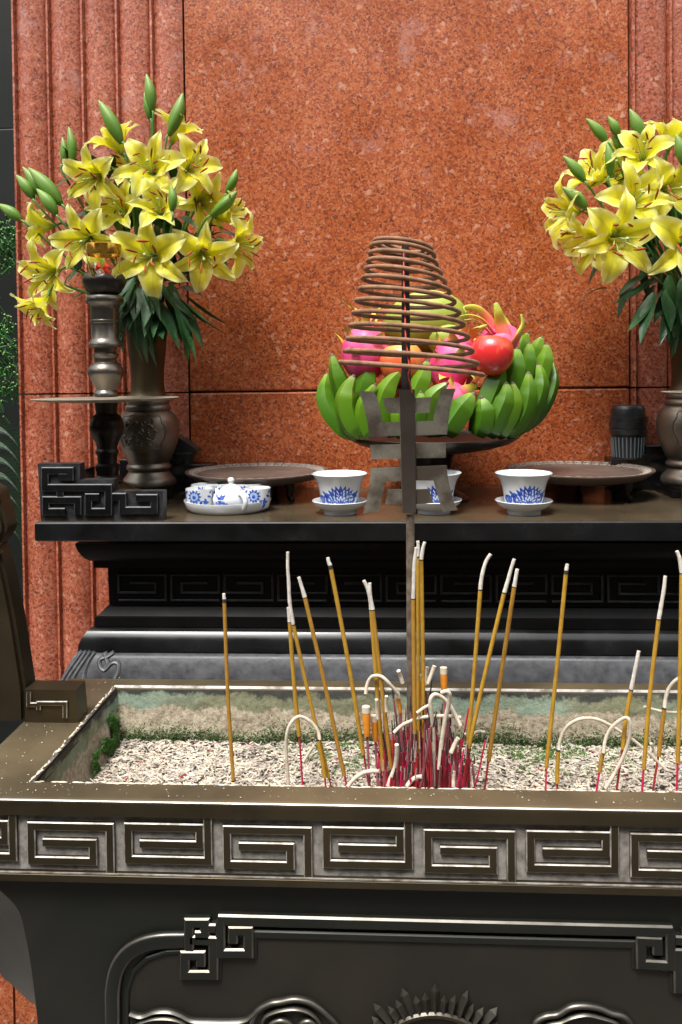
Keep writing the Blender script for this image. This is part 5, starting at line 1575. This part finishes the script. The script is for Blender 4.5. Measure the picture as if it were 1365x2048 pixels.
# drooping ash left by burnt sticks
c6 = lambda P: crop(P, 680, 1300, .2198)
c3 = lambda P: crop(P, 865, 1060, .3663)
arches = [
 ('small pale ash arch over the ash bed at the left', [(640, 1480), (636, 1462), (622, 1444), (600, 1433), (584, 1444), (575, 1465), (573, 1500), (578, 1575)], .975, 3.6),
 ('long low ash arch drooping to the right over the bed', c3([(690, 1215), (694, 1165), (712, 1110), (745, 1065), (790, 1038), (830, 1028), (900, 1034), (980, 1072), (1100, 1150), (1200, 1235), (1265, 1295)]), .985, 3.4),
 ('hooked ash curl crossing the long arch', c3([(935, 1218), (942, 1160), (965, 1100), (1010, 1050), (1060, 1025), (1080, 1060), (1078, 1130), (1050, 1220), (1000, 1320), (945, 1412)]), .970, 3.6),
 ('curved ash at the right edge rising from a yellow stub', c3([(1267, 988), (1272, 930), (1290, 870), (1320, 830), (1360, 806), (1420, 800)]), .985, 3.8),
 ('pale ash strand crossing two joss sticks near the right edge', c3([(1155, 965), (1200, 978), (1260, 992), (1330, 996), (1400, 990)]), 1.0, 2.8),
 ('ash arch at the upper left of the clump', c6([(235, 400), (250, 310), (285, 250), (335, 232), (385, 245), (430, 285), (490, 350), (535, 410)]), .955, 3.6),
 ('tall narrow cream ash loop in front of the clump', c6([(852, 1240), (852, 1100), (856, 900), (848, 700), (832, 560), (824, 460), (860, 405), (930, 430), (1000, 500), (1055, 600), (1100, 690)]), .935, 4.0),
 ('thick cream ash rod bent over at its top, in the clump', c6([(905, 1085), (925, 850), (955, 660), (990, 500), (1000, 410), (975, 375), (925, 390)]), .925, 4.4),
 ('flat ash strand lying across the top of the clump', c6([(490, 755), (560, 690), (640, 650), (720, 620), (850, 602), (1000, 602), (1100, 615)]), .945, 3.6),
 ('bent white ash leaning at the left front of the clump', c6([(440, 1240), (470, 1150), (505, 1060), (520, 960), (518, 860)]), .93, 4.4),
 ('white ash curve lying by the front rim left of the clump', c6([(72, 1245), (130, 1175), (210, 1120), (290, 1102), (362, 1102)]), .945, 4.2),
 ('short white ash curve at the front rim in the clump', c6([(608, 1245), (650, 1190), (700, 1160), (752, 1155)]), .925, 4.6),
 ('short upright ash rod at the front right of the clump', c6([(1035, 1250), (1035, 1180), (1038, 1100)]), .93, 4.0),
 ('thin ash hook right of the clump', c6([(1130, 1040), (1170, 1090), (1195, 1160), (1210, 1245)]), .95, 2.4),
 ('small loose ash piece standing among the red stubs', c6([(1010, 940), (1040, 870), (1078, 800)]), .93, 4.4),
 ('pale ash rod leaning at the top right of the pole', c6([(795, 310), (830, 230), (862, 145)]), .96, 4.2),
 ('pale ash rod upright beside the leaning one', c6([(778, 320), (785, 240), (795, 155)]), .97, 3.6),
 ('white ash bit with forked tip left of the pole', c6([(535, 188), (552, 240), (572, 300)]), .965, 4.2),
 ('short upright ash rod between the orange wrappers', c6([(335, 450), (340, 540), (345, 625)]), .945, 3.4),
 ('short upright ash rod left of the black burnt stubs', c6([(425, 420), (422, 500), (425, 560)]), .945, 3.4),
 ('small twisted ash scrap on the bed at the left', [(607, 1524), (618, 1506), (628, 1492)], 1.06, 3.0),
 ('small ash scrap on the bed near the right edge', c3([(1195, 1165), (1210, 1200), (1225, 1235)]), 1.05, 3.0),
 ('pale tangled ash hook at the right side of the clump', c6([(1320, 745), (1250, 740), (1190, 790), (1140, 760)]), .96, 2.2),
 ('upper white ash twig crossing the pole foot', c6([(700, 575), (760, 530), (820, 500)]), .94, 3.2),
]
for lab, P, Y, w in arches:
    s = pxm(Y)
    Q = catmull([at(x, y, Y + .004 * sin(i)) for i, (x, y) in enumerate(P)], 6)
    mb = MB(); mb.tube(Q, [w * s * (1 + .05 * random.uniform(-1, 1)) for _ in Q], 8)
    o = part('ash_curl', mb, M['ash_cream'], None, smooth=60)
    tag(o, lab, 'ash')

# orange paper wrapped butts
for lab, P, w, Y in (('orange paper wrapped incense butt, leftmost in the clump', [(240, 560), (250, 780)], 38, .955), ('orange paper butt half behind the leftmost one', [(312, 640), (325, 830)], 30, .965),
                     ('orange paper butt behind the sticks right of the pole', [(722, 270), (722, 560)], 22, .985), ('orange paper butt standing highest at the right of the clump', [(945, 205), (950, 380)], 33, .965),
                     ('small orange paper butt low beside the yellow twins', [(462, 800), (466, 940)], 24, .965), ('thin orange wrapper left of the pole foot', [(530, 430), (552, 570)], 20, .965)):
    q = [at(x, y, Y) for x, y in c6(P)]; s = pxm(Y)
    T = thing('wrapped_butt', lab, 'incense butt', q[1])
    r = w * .2198 * s
    mb = MB(); mb.tube([q[0], q[0].lerp(q[1], .5), q[1]], [r, r * .97, r * .75], 12); part('paper', mb, M['orangepaper'], T, smooth=50)
    mb = MB(); d = (q[0] - q[1]).normalized(); mb.tube([q[0] - d * .001, q[0] + d * .006], [r * 1.03, r * .98], 12); part('singed_top', mb, M['ash_cream'], T, smooth=50)
    mb = MB(); g = at(*c6([(P[1][0] + 30, 1240)])[0], Y); g.z = ZA - .005; mb.tube([q[1], g], .0016, 6); part('bamboo_foot', mb, M['dullstick'], T)

# dense clump of burnt stubs, each one its own
random.seed(77)
protos = []
for k in range(10):
    L_ = random.uniform(.055, .10)
    mb = MB(); r = random.uniform(.0009, .0014)
    mb.tube([(0, 0, -.012), (0, 0, L_ * .5), (random.uniform(-.003, .003), random.uniform(-.002, .002), L_)], r, 5)
    m_ = [M['pinkstick'], M['redstick'], M['dullstick'], M['dullstick'], M['redstick']][k % 5]
    body_me = mb.mesh('stub', m_, smooth=60)
    mb = MB(); tl = random.uniform(.006, .022)
    mb.tube([(random.uniform(-.003, .003) * 0, 0, L_ - .0005), (0, 0, L_ + tl)], [r * .8, r * .5], 5)
    protos.append((body_me, mb.mesh('burnt_end', M['char'] if k % 3 else M['ash_mauve'])))
lab = 'burnt down red bamboo stub in the dense clump round the pole foot'
cl = at(838, 1560, .985)
for k in range(210):
    u = random.gauss(0, 1)
    x = cl.x + .006 + random.triangular(-.062, .066, .012 * random.choice((-1, 1.6)))
    y = random.uniform(.925, 1.035) if abs(x - cl.x) < .05 else random.uniform(.94, 1.0)
    bm_, em_ = protos[k % 10]
    o = bpy.data.objects.new('incense_stub', bm_); COL.objects.link(o)
    tag(o, lab, 'incense stub', 'burnt stubs clumped round the pole foot')
    edge = 1 - (abs(x - cl.x) / .075) ** 2 * .5
    o.location = (x, y, ZA)
    o.rotation_euler = (random.gauss(0, .07), (x - cl.x) * 3.0 + random.gauss(0, .10), random.uniform(0, 6))
    o.scale = (1, 1, edge * random.uniform(.6, 1.35))
    e = inst('burnt_end', em_, o)

# =================================================================== lilies
def petal_mesh(seed, narrow=False, openness=1.0):
    rnd = random.Random(seed)
    L_ = .100; W = .0165 if narrow else .0245
    ph = rnd.uniform(0, 6); curl = rnd.uniform(.85, 1.2) * openness; tw = rnd.uniform(-.25, .25)
    # centreline in (r,h)
    C = [(.004, 0.0)]; n = 16
    for i in range(n):
        t = (i + .5) / n
        ang = radians(18) + radians(48) * openness * min(1, t * 1.5) + radians(85) * curl * max(0, t - .52) ** 1.25 * 2.0
        C.append((C[-1][0] + sin(ang) * L_ / n, C[-1][1] + cos(ang) * L_ / n))
    mb = MB()
    def f(u, v):
        i = min(n - 1, int(u * n)); w_ = u * n - i
        r = C[i][0] * (1 - w_) + C[i + 1][0] * w_; h = C[i][1] * (1 - w_) + C[i + 1][1] * w_
        dr, dh = C[i + 1][0] - C[i][0], C[i + 1][1] - C[i][1]
        l = sqrt(dr * dr + dh * dh); nx, nh = -dh / l, dr / l
        vv = (v - .5) * 2
        wd = W * (sin(pi * (u * .96 + .04) ** .95) ** .85 if u < .5 else (1 - ((u - .5) / .5) ** 1.7) * .985 + .015) * (1 - .25 * max(0, .5 - u)) 
        cup = (.30 * (1 - u) + .12) * wd * vv * vv - .0028 * math.exp(-(vv * 4) ** 2) 
        ruf = .0030 * sin(ph + u * 19 + (2 if vv > 0 else 0)) * abs(vv) ** 3 * min(1, u * 3)
        off = cup + ruf
        x = r + nx * off * 1.0; z = h + nh * off
        y = wd * vv * (1 - .05 * vv * vv) + tw * u * u * .015
        return (x + 0, y, z + tw * vv * wd * u * .4)
    mb.grid(f, 18, 8)
    return mb.mesh('petal', M['petal'], smooth=180, recalc=False)
PW = {o: [petal_mesh(k + 10 * o, False, (.72, 1.0, 1.15)[o]) for k in range(3)] for o in range(3)}
PN = {o: [petal_mesh(k + 50 + 10 * o, True, (.72, 1.0, 1.15)[o]) for k in range(3)] for o in range(3)}
def fil_meshes(k):
    rnd = random.Random(k)
    o = rnd.uniform(.018, .028); hgt = .066
    mb = MB(); mb.tube(catmull([(.002, 0, .004), (o * .3, 0, hgt * .45), (o * .75, 0, hgt * .85), (o, 0, hgt)], 4), .0009, 6)
    a = mb.mesh('filament', M['filament'], smooth=60)
    mb = MB(); t = rnd.uniform(-.6, .6)
    d = Vector((cos(1.0 + t), sin(t), .5)).normalized()
    c = Vector((o, 0, hgt + .0005))
    gtube(mb, [c - d * .0115, c - d * .006 + Vector((0, 0, .0012)), c + Vector((0, 0, .0018)), c + d * .006 + Vector((0, 0, .0012)), c + d * .0115], [.0008, .0020, .0022, .0020, .0008], 6)
    return a, mb.mesh('anther', M['anther'], smooth=60)
FIL = [fil_meshes(k) for k in range(4)]
mb = MB(); mb.tube([(0, 0, 0), (.001, 0, .035), (.003, .001, .066)], [.0016, .0012, .0013], 7); mb.lathe([(0, .0655), (.0026, .0665), (.0034, .0685), (.0022, .0705), (0, .071)], (.003, .001, 0), 9)
PIST = mb.mesh('pistil', M['stigma'], smooth=60)

def lily(cxp, cyp, Y, size, dx, dy, toward, neck, label, openk=1, leaves=1, seed=0, group=None):
    """throat at the picture point; dx,dy,toward = where the flower looks (right, down, to the viewer)"""
    rnd = random.Random(seed * 13 + 5)
    d = Vector((dx, -toward, -dy)).normalized()
    c = at(cxp, cyp, Y) - d * .018
    k = size * pxm(Y) / .152
    T = thing('lily', label, 'lily', c, group)
    q = d.to_track_quat('Z', 'Y').to_matrix().to_4x4() @ Matrix.Rotation(rnd.uniform(0, 1.05), 4, 'Z')
    for j in range(6):
        src = PW[openk] if j % 2 == 0 else PN[openk]
        inst('petal', rnd.choice(src), T, q @ Matrix.Rotation(j * pi / 3 + rnd.uniform(-.1, .1), 4, 'Z') @ Matrix.Rotation(rnd.uniform(-.10, .10), 4, 'Y') @ Matrix.Translation((0, 0, .0006 * (j % 2))) @ Matrix.Scale(k * rnd.uniform(.94, 1.05), 4))
    for j in range(6):
        fa, an = rnd.choice(FIL)
        m_ = q @ Matrix.Rotation(j * pi / 3 + rnd.uniform(-.25, .25), 4, 'Z') @ Matrix.Rotation(rnd.uniform(-.06, .06), 4, 'Y') @ Matrix.Scale(k * rnd.uniform(.9, 1.05), 4)
        f_ = inst('stamen', fa, T, m_); inst('anther', an, f_)
    inst('pistil', PIST, T, q @ Matrix.Scale(k, 4))
    # stem to the vase mouth
    back = c - d * .03
    nk = Vector(neck)
    P = catmull([c, back, back.lerp(nk, .45) + Vector((0, .01, .012)), nk + Vector((rnd.uniform(-.012, .012), rnd.uniform(-.01, .01), .03)), nk + Vector((rnd.uniform(-.01, .01), 0, -.05))], 5)
    mb = MB(); mb.tube(P, [.0034] + [.0026] * (len(P) - 1), 7); part('stem', mb, M['stem'], T, smooth=60)
    for j in range(leaves):
        leaf(T, P[6 + (j * 4) % 9], Vector((rnd.gauss(dx, .7), -.45 + rnd.gauss(0, .3), rnd.gauss(.1, .5))), rnd.uniform(.045, .075), rnd.uniform(.006, .009), rnd.uniform(-.9, .2), seed=j + seed)
    return T

def leaf_mesh(L_, W, droop, seed=0):
    rnd = random.Random(seed)
    tw = rnd.uniform(-.5, .5)
    mb = MB()
    def f(u, v):
        vv = (v - .5) * 2
        a = droop * u
        x = L_ * u * cos(a * .6); z = L_ * u * sin(a)
        w = W * sin(pi * min(1, u * .97 + .03) ** .7)
        return (x, w * vv, z - abs(vv) * w * -.28 + tw * vv * w * u)
    mb.grid(f, 12, 4)
    return mb.mesh('leaf', M['leaf'], smooth=180, recalc=False)
LEAFM = [leaf_mesh(1, .12, d_, k) for k, d_ in enumerate((-1.3, -.9, -.5, -.1, .25, -.7))]
def leaf(parent, p, d, L_, W, droop, seed=0):
    i = min(range(len(LEAFM)), key=lambda k: abs((-1.3, -.9, -.5, -.1, .25, -.7)[k] - droop))
    d = Vector(d).normalized()
    m_ = Matrix.Translation(Vector(p) - root_loc(parent)) @ d.to_track_quat('X', 'Z').to_matrix().to_4x4() @ Matrix.Rotation(random.uniform(-.5, .5), 4, 'X') @ Matrix.Diagonal((L_, W / .12, L_, 1))
    return inst('leaf', LEAFM[i], parent, m_)

def bud(tip, base, Y, neck, label, w=26, Yt=None, dark=False):
    s = pxm(Y)
    a, b = at(*base, Y), at(*tip, Yt or Y)
    T = thing('lily_bud', label, 'lily bud', a)
    N = 16; ax = b - a
    bend = Vector((.003, 0, 0))
    C = [a + ax * (i / N) + bend * sin(pi * i / N) for i in range(N + 1)]
    prof_ = [.28, .50, .66, .78, .88, .94, .98, 1.0, .99, .96, .90, .82, .72, .60, .46, .30, .10]
    mb = MB(); gtube(mb, C, [w / 2 * .88 * s * q for q in prof_], 18, shape=lambda t, u: 1 + .12 * abs(cos(1.5 * t)) * sin(pi * u)); part('bud', mb, M['bud'], T, smooth=70)
    nk = Vector(neck)
    P = catmull([a + ax * .02, a - ax.normalized() * .02, a.lerp(nk, .5) + Vector((0, .012, 0)), nk + Vector((random.uniform(-.012, .012), 0, .02))], 5)
    mb = MB(); mb.tube(P, .0021, 7); part('stem', mb, M['stem'], T, smooth=60)

random.seed(17)
zn_ = at(290, 650, VY).z
NL = (VX, VY, zn_); NR = (VXR, VY, zn_)
g = 'open yellow lilies in the left vase'
for i, a in enumerate([
 (304, 340, 1.49, 150, .05, -.10, 1, 'topmost front-facing yellow lily of the left bouquet, petals spread wide', 1),
 (380, 335, 1.52, 140, .65, -.15, .8, 'yellow lily at the upper right of the left bouquet, facing right', 1),
 (196, 352, 1.50, 150, -.35, .45, 1, 'yellow lily at the upper left of the left bouquet, looking down', 1),
 (320, 420, 1.47, 135, .10, -.35, 1, 'yellow lily right under the topmost front-facing one, beside a green bud', 0),
 (176, 478, 1.48, 150, .05, .35, 1, 'yellow lily just above the glass candle cup', 1),
 (304, 512, 1.47, 176, .0, .15, 1, 'largest star shaped yellow lily of the left bouquet, right of the candle cup', 2),
 (405, 508, 1.49, 150, .25, .45, 1, 'yellow lily low right of the largest star shaped one', 1),
 (470, 490, 1.53, 140, .95, .25, .45, 'yellow lily at the far right of the left bouquet, side view', 1),
 (104, 545, 1.49, 150, -.45, .30, .9, 'yellow lily left of the candlestick cup, above the lowest one', 1),
 (84, 606, 1.47, 120, -.50, .85, .6, 'lowest yellow lily of the left bouquet, hanging down and left', 0),
 (88, 452, 1.54, 130, -1.0, .0, .15, 'yellow lily at the far left edge of the left bouquet, side view', 1),
 (452, 430, 1.55, 130, 1.0, -.25, .2, 'yellow lily behind the far right one of the left bouquet, turned right', 0),
 (235, 290, 1.55, 120, -.45, -.95, .1, 'yellow lily at the top left of the left bouquet turned up and away', 0),
 (350, 268, 1.56, 120, .35, -1.0, .05, 'yellow lily at the very top of the left bouquet turned up', 0),
 (248, 425, 1.55, 140, -.2, -.2, 1, 'pale yellow lily in the middle of the left bouquet, mostly hidden', 0),
 (405, 405, 1.55, 130, .55, .2, .8, 'yellow lily tucked behind the right side of the left bouquet', 1),
 (262, 345, 1.57, 120, -.1, -.5, .8, 'yellow lily tucked behind the topmost front-facing one', 0)]):
    cx_, cy_, Y, size, dx, dy, tw, lab, ok = a
    lily(cx_, cy_, Y, size, dx, dy, tw, NL, lab, ok, 2, i + 1, g)
g = 'open yellow lilies in the right vase'
for i, a in enumerate([
 (1268, 405, 1.48, 150, .05, -.15, 1, 'upper front-facing yellow lily of the right bouquet with a broad pale top petal', 1),
 (1232, 475, 1.46, 176, .05, .25, 1, 'large star shaped yellow lily at the lower middle of the right bouquet', 2),
 (1372, 488, 1.45, 176, .0, .15, 1, 'large yellow lily cut by the right edge of the view', 2),
 (1195, 480, 1.50, 150, -.75, .45, .7, 'yellow lily facing left beside the large star shaped one', 1),
 (1140, 425, 1.53, 140, -1.0, .05, .3, 'leftmost yellow lily of the right bouquet, side view', 1),
 (1335, 378, 1.49, 140, .25, .2, 1, 'yellow lily right of the upper front-facing one, near the right edge', 1),
 (1285, 310, 1.52, 130, -.25, -.35, .9, 'yellow lily high in the right bouquet below the tallest bud', 1),
 (1340, 280, 1.55, 130, .1, -1.0, .2, 'yellow lily at the top of the right bouquet turned up', 0),
 (1195, 352, 1.54, 130, -.7, -.5, .5, 'yellow lily at the upper left of the right bouquet turned away', 0),
 (1230, 345, 1.56, 130, -.2, -.3, 1, 'yellow lily tucked in the middle of the right bouquet', 1),
 (1170, 470, 1.56, 130, -.9, .5, .2, 'yellow lily hidden behind the left side of the right bouquet', 0)]):
    cx_, cy_, Y, size, dx, dy, tw, lab, ok = a
    lily(cx_, cy_, Y, size, dx, dy, tw, NR, lab, ok, 2, i + 40, g)

for tip, base, w, lab, Y in (((293, 148), (304, 225), 24, 'tallest upright green bud of the left bouquet', 1.53), ((289, 185), (300, 240), 20, 'short green bud tucked behind the tallest upright one', 1.535),
                          ((366, 186), (338, 272), 28, 'plump green bud leaning right at the top of the left bouquet', 1.52), ((198, 201), (243, 287), 30, 'big yellow green bud leaning left at the top of the left bouquet', 1.51),
                          ((138, 254), (145, 328), 21, 'pale green bud, right one of the upper left pair', 1.53), ((125, 275), (128, 330), 18, 'pale green bud, left one of the upper left pair', 1.535),
                          ((46, 334), (92, 402), 25, 'slim green bud at the back of the left side cluster', 1.53), ((58, 336), (124, 410), 32, 'largest green bud of the left side cluster', 1.51),
                          ((33, 350), (68, 398), 24, 'leftmost short green bud of the left side cluster', 1.52), ((74, 378), (114, 430), 26, 'lowest inner green bud of the left side cluster', 1.50),
                          ((-4, 408), (44, 442), 24, 'green bud pointing out of the left edge of the view', 1.52), ((474, 338), (452, 387), 20, 'upper green bud at the right of the left bouquet', 1.53),
                          ((474, 382), (422, 432), 26, 'lower green bud pointing up right at the right of the left bouquet', 1.51), ((342, 370), (344, 424), 20, 'dark green bud in the middle of the left bouquet', 1.44)):
    bud(tip, base, Y, NL, lab, w)
for tip, base, w, lab, Y in (((1173, 237), (1214, 287), 22, 'slim green bud at the upper left of the right bouquet', 1.53), ((1217, 233), (1236, 274), 20, 'pale small green bud between the slim one and the tallest', 1.54),
                          ((1260, 218), (1285, 287), 26, 'tallest green bud of the right bouquet', 1.53), ((1224, 270), (1242, 302), 18, 'small pale bud under the pale small one', 1.55),
                          ((1214, 286), (1220, 353), 20, 'upright dark green bud in the right bouquet', 1.50), ((1127, 312), (1170, 364), 23, 'green bud leaning left above the leftmost right-bouquet lily', 1.51),
                          ((1125, 374), (1174, 417), 26, 'dark green bud leaning left beside the leftmost right-bouquet lily', 1.48), ((1352, 268), (1366, 330), 24, 'dark green bud at the right edge of the view', 1.46)):
    bud(tip, base, Y, NR, lab, w)

# dark foliage round each vase mouth
def foliage(nx, cxp, label, seed):
    random.seed(seed)
    T = thing('lily_foliage', label, 'leaves', (nx, VY, zn_))
    for k in range(52):            # hanging skirt of long leaves
        px_ = cxp + random.triangular(-75, 95, 10); py_ = random.uniform(545, 625)
        Yl = VY - random.uniform(.02, .10)
        p = at(px_, py_, Yl)
        d = Vector(((px_ - cxp) / 130 + random.gauss(0, .15), -.35, -.8 + random.gauss(0, .2)))
        leaf(T, p, d, random.uniform(.07, .115), random.uniform(.009, .0135), random.choice((-.5, -.1, .25)), seed=k)
    for k in range(75):            # leaves inside the bunch
        px_ = cxp + random.gauss(0, 80); py_ = random.uniform(340, 585)
        if abs(px_ - cxp) > 150: continue
        p = at(px_, py_, VY - random.uniform(-.02, .05))
        d = Vector(((px_ - cxp) / 120 + random.gauss(0, .5), -.5, random.gauss(.1, .6)))
        leaf(T, p, d, random.uniform(.05, .09), random.uniform(.007, .012), random.choice((-.9, -.5, -.1)), seed=k)
    for k in range(7):
        x = nx + random.uniform(-.025, .025)
        mb = MB(); mb.tube([(x, VY + random.uniform(-.02, .02), zn_ - .04), (x + random.uniform(-.03, .03), VY - .02, zn_ + .08), (x + random.uniform(-.1, .1), VY - .03, zn_ + .22)], .0032, 7)
        part('stem', mb, M['stem'], T, smooth=60)
foliage(VX, 292, 'dark green lily leaves hanging round the mouth of the left bronze vase', 12)
foliage(VXR, 1362, 'dark green lily leaves hanging round the mouth of the right bronze vase', 13)

# =================================================================== plants beyond the left edge of the wall
def stubby(cxp, cyp, label, n, seed, rx, ry):
    random.seed(seed)
    Y = 2.25; c = at(cxp, cyp, Y)
    T = thing('needle_shrub', label, 'shrub', c)
    mb = MB(); s = pxm(Y)
    for k in range(n):
        p = at(cxp + random.gauss(0, rx), cyp + random.gauss(0, ry), Y + random.uniform(-.08, .08))
        d = Vector((random.gauss(.1, .5), random.gauss(-.4, .3), random.uniform(.2, 1.1))).normalized() * random.uniform(.018, .032)
        mb.tube([p, p + d * .7, p + d], [.0030, .0034, .0030], 6, 0)
        mb.tube([p + d * .98, p + d * 1.06], [.0030, .0018], 6, 1)
    part('foliage', mb, [M['shrub'], M['shrubtip']], T, smooth=60, kind='stuff')
    mb = MB(); mb.tube([c, c + Vector((-.1, .05, -.12)), (c.x - .16, Y + .06, 0)], [.004, .008, .015], 7); part('trunk', mb, M['bananatip'], T)
stubby(8, 500, 'bright green stubby shrub sprig at the left edge beside the lilies', 190, 1, 20, 28)
stubby(8, 680, 'green stubby shrub sprig at the left edge below the lowest lily', 90, 2, 13, 26)
stubby(14, 765, 'dark stubby shrub sprig at the left edge level with the drip plate', 110, 3, 14, 32)
def cycad():
    Y = 2.15
    T = thing('cycad', 'dark green cycad with arching narrow leaflets at the left edge behind the burner handle', 'plant', at(-60, 1300, Y))
    random.seed(2)
    for k in range(7):
        y0 = 850 + k * 30
        P = catmull([at(-120, y0 + 90, Y), at(-60, y0 + 20, Y - .02), at(0, y0 + 5, Y - .03), at(45, y0 + 60, Y - .03), at(50, y0 + 130, Y - .02)], 8)
        mb = MB(); mb.tube(P, .003, 6); fr_ = part('frond', mb, M['cycad'], T, smooth=60)
        mb = MB()
        for i in range(2, len(P) - 1):
            for sg in (-1, 1):
                t = (P[i + 1] - P[i - 1]).normalized()
                for h in (0, .5):
                    b = P[i].lerp(P[i + 1], h)
                    d = (Vector((.4, -.3, -.6 * sg)) + t * .8).normalized()
                    e = b + d * .06; w = t * .0035
                    mb.add([b - w, b + w, e], [(0, 1, 2)])
        part('leaflets', mb, M['cycad'], fr_, recalc=False, kind='stuff')
    mb = MB(); mb.tube([at(-130, 1000, Y), Vector((at(-130, 1000, Y).x, Y, 0))], [.05, .06], 12); part('trunk', mb, M['bananatip'], T)
cycad()
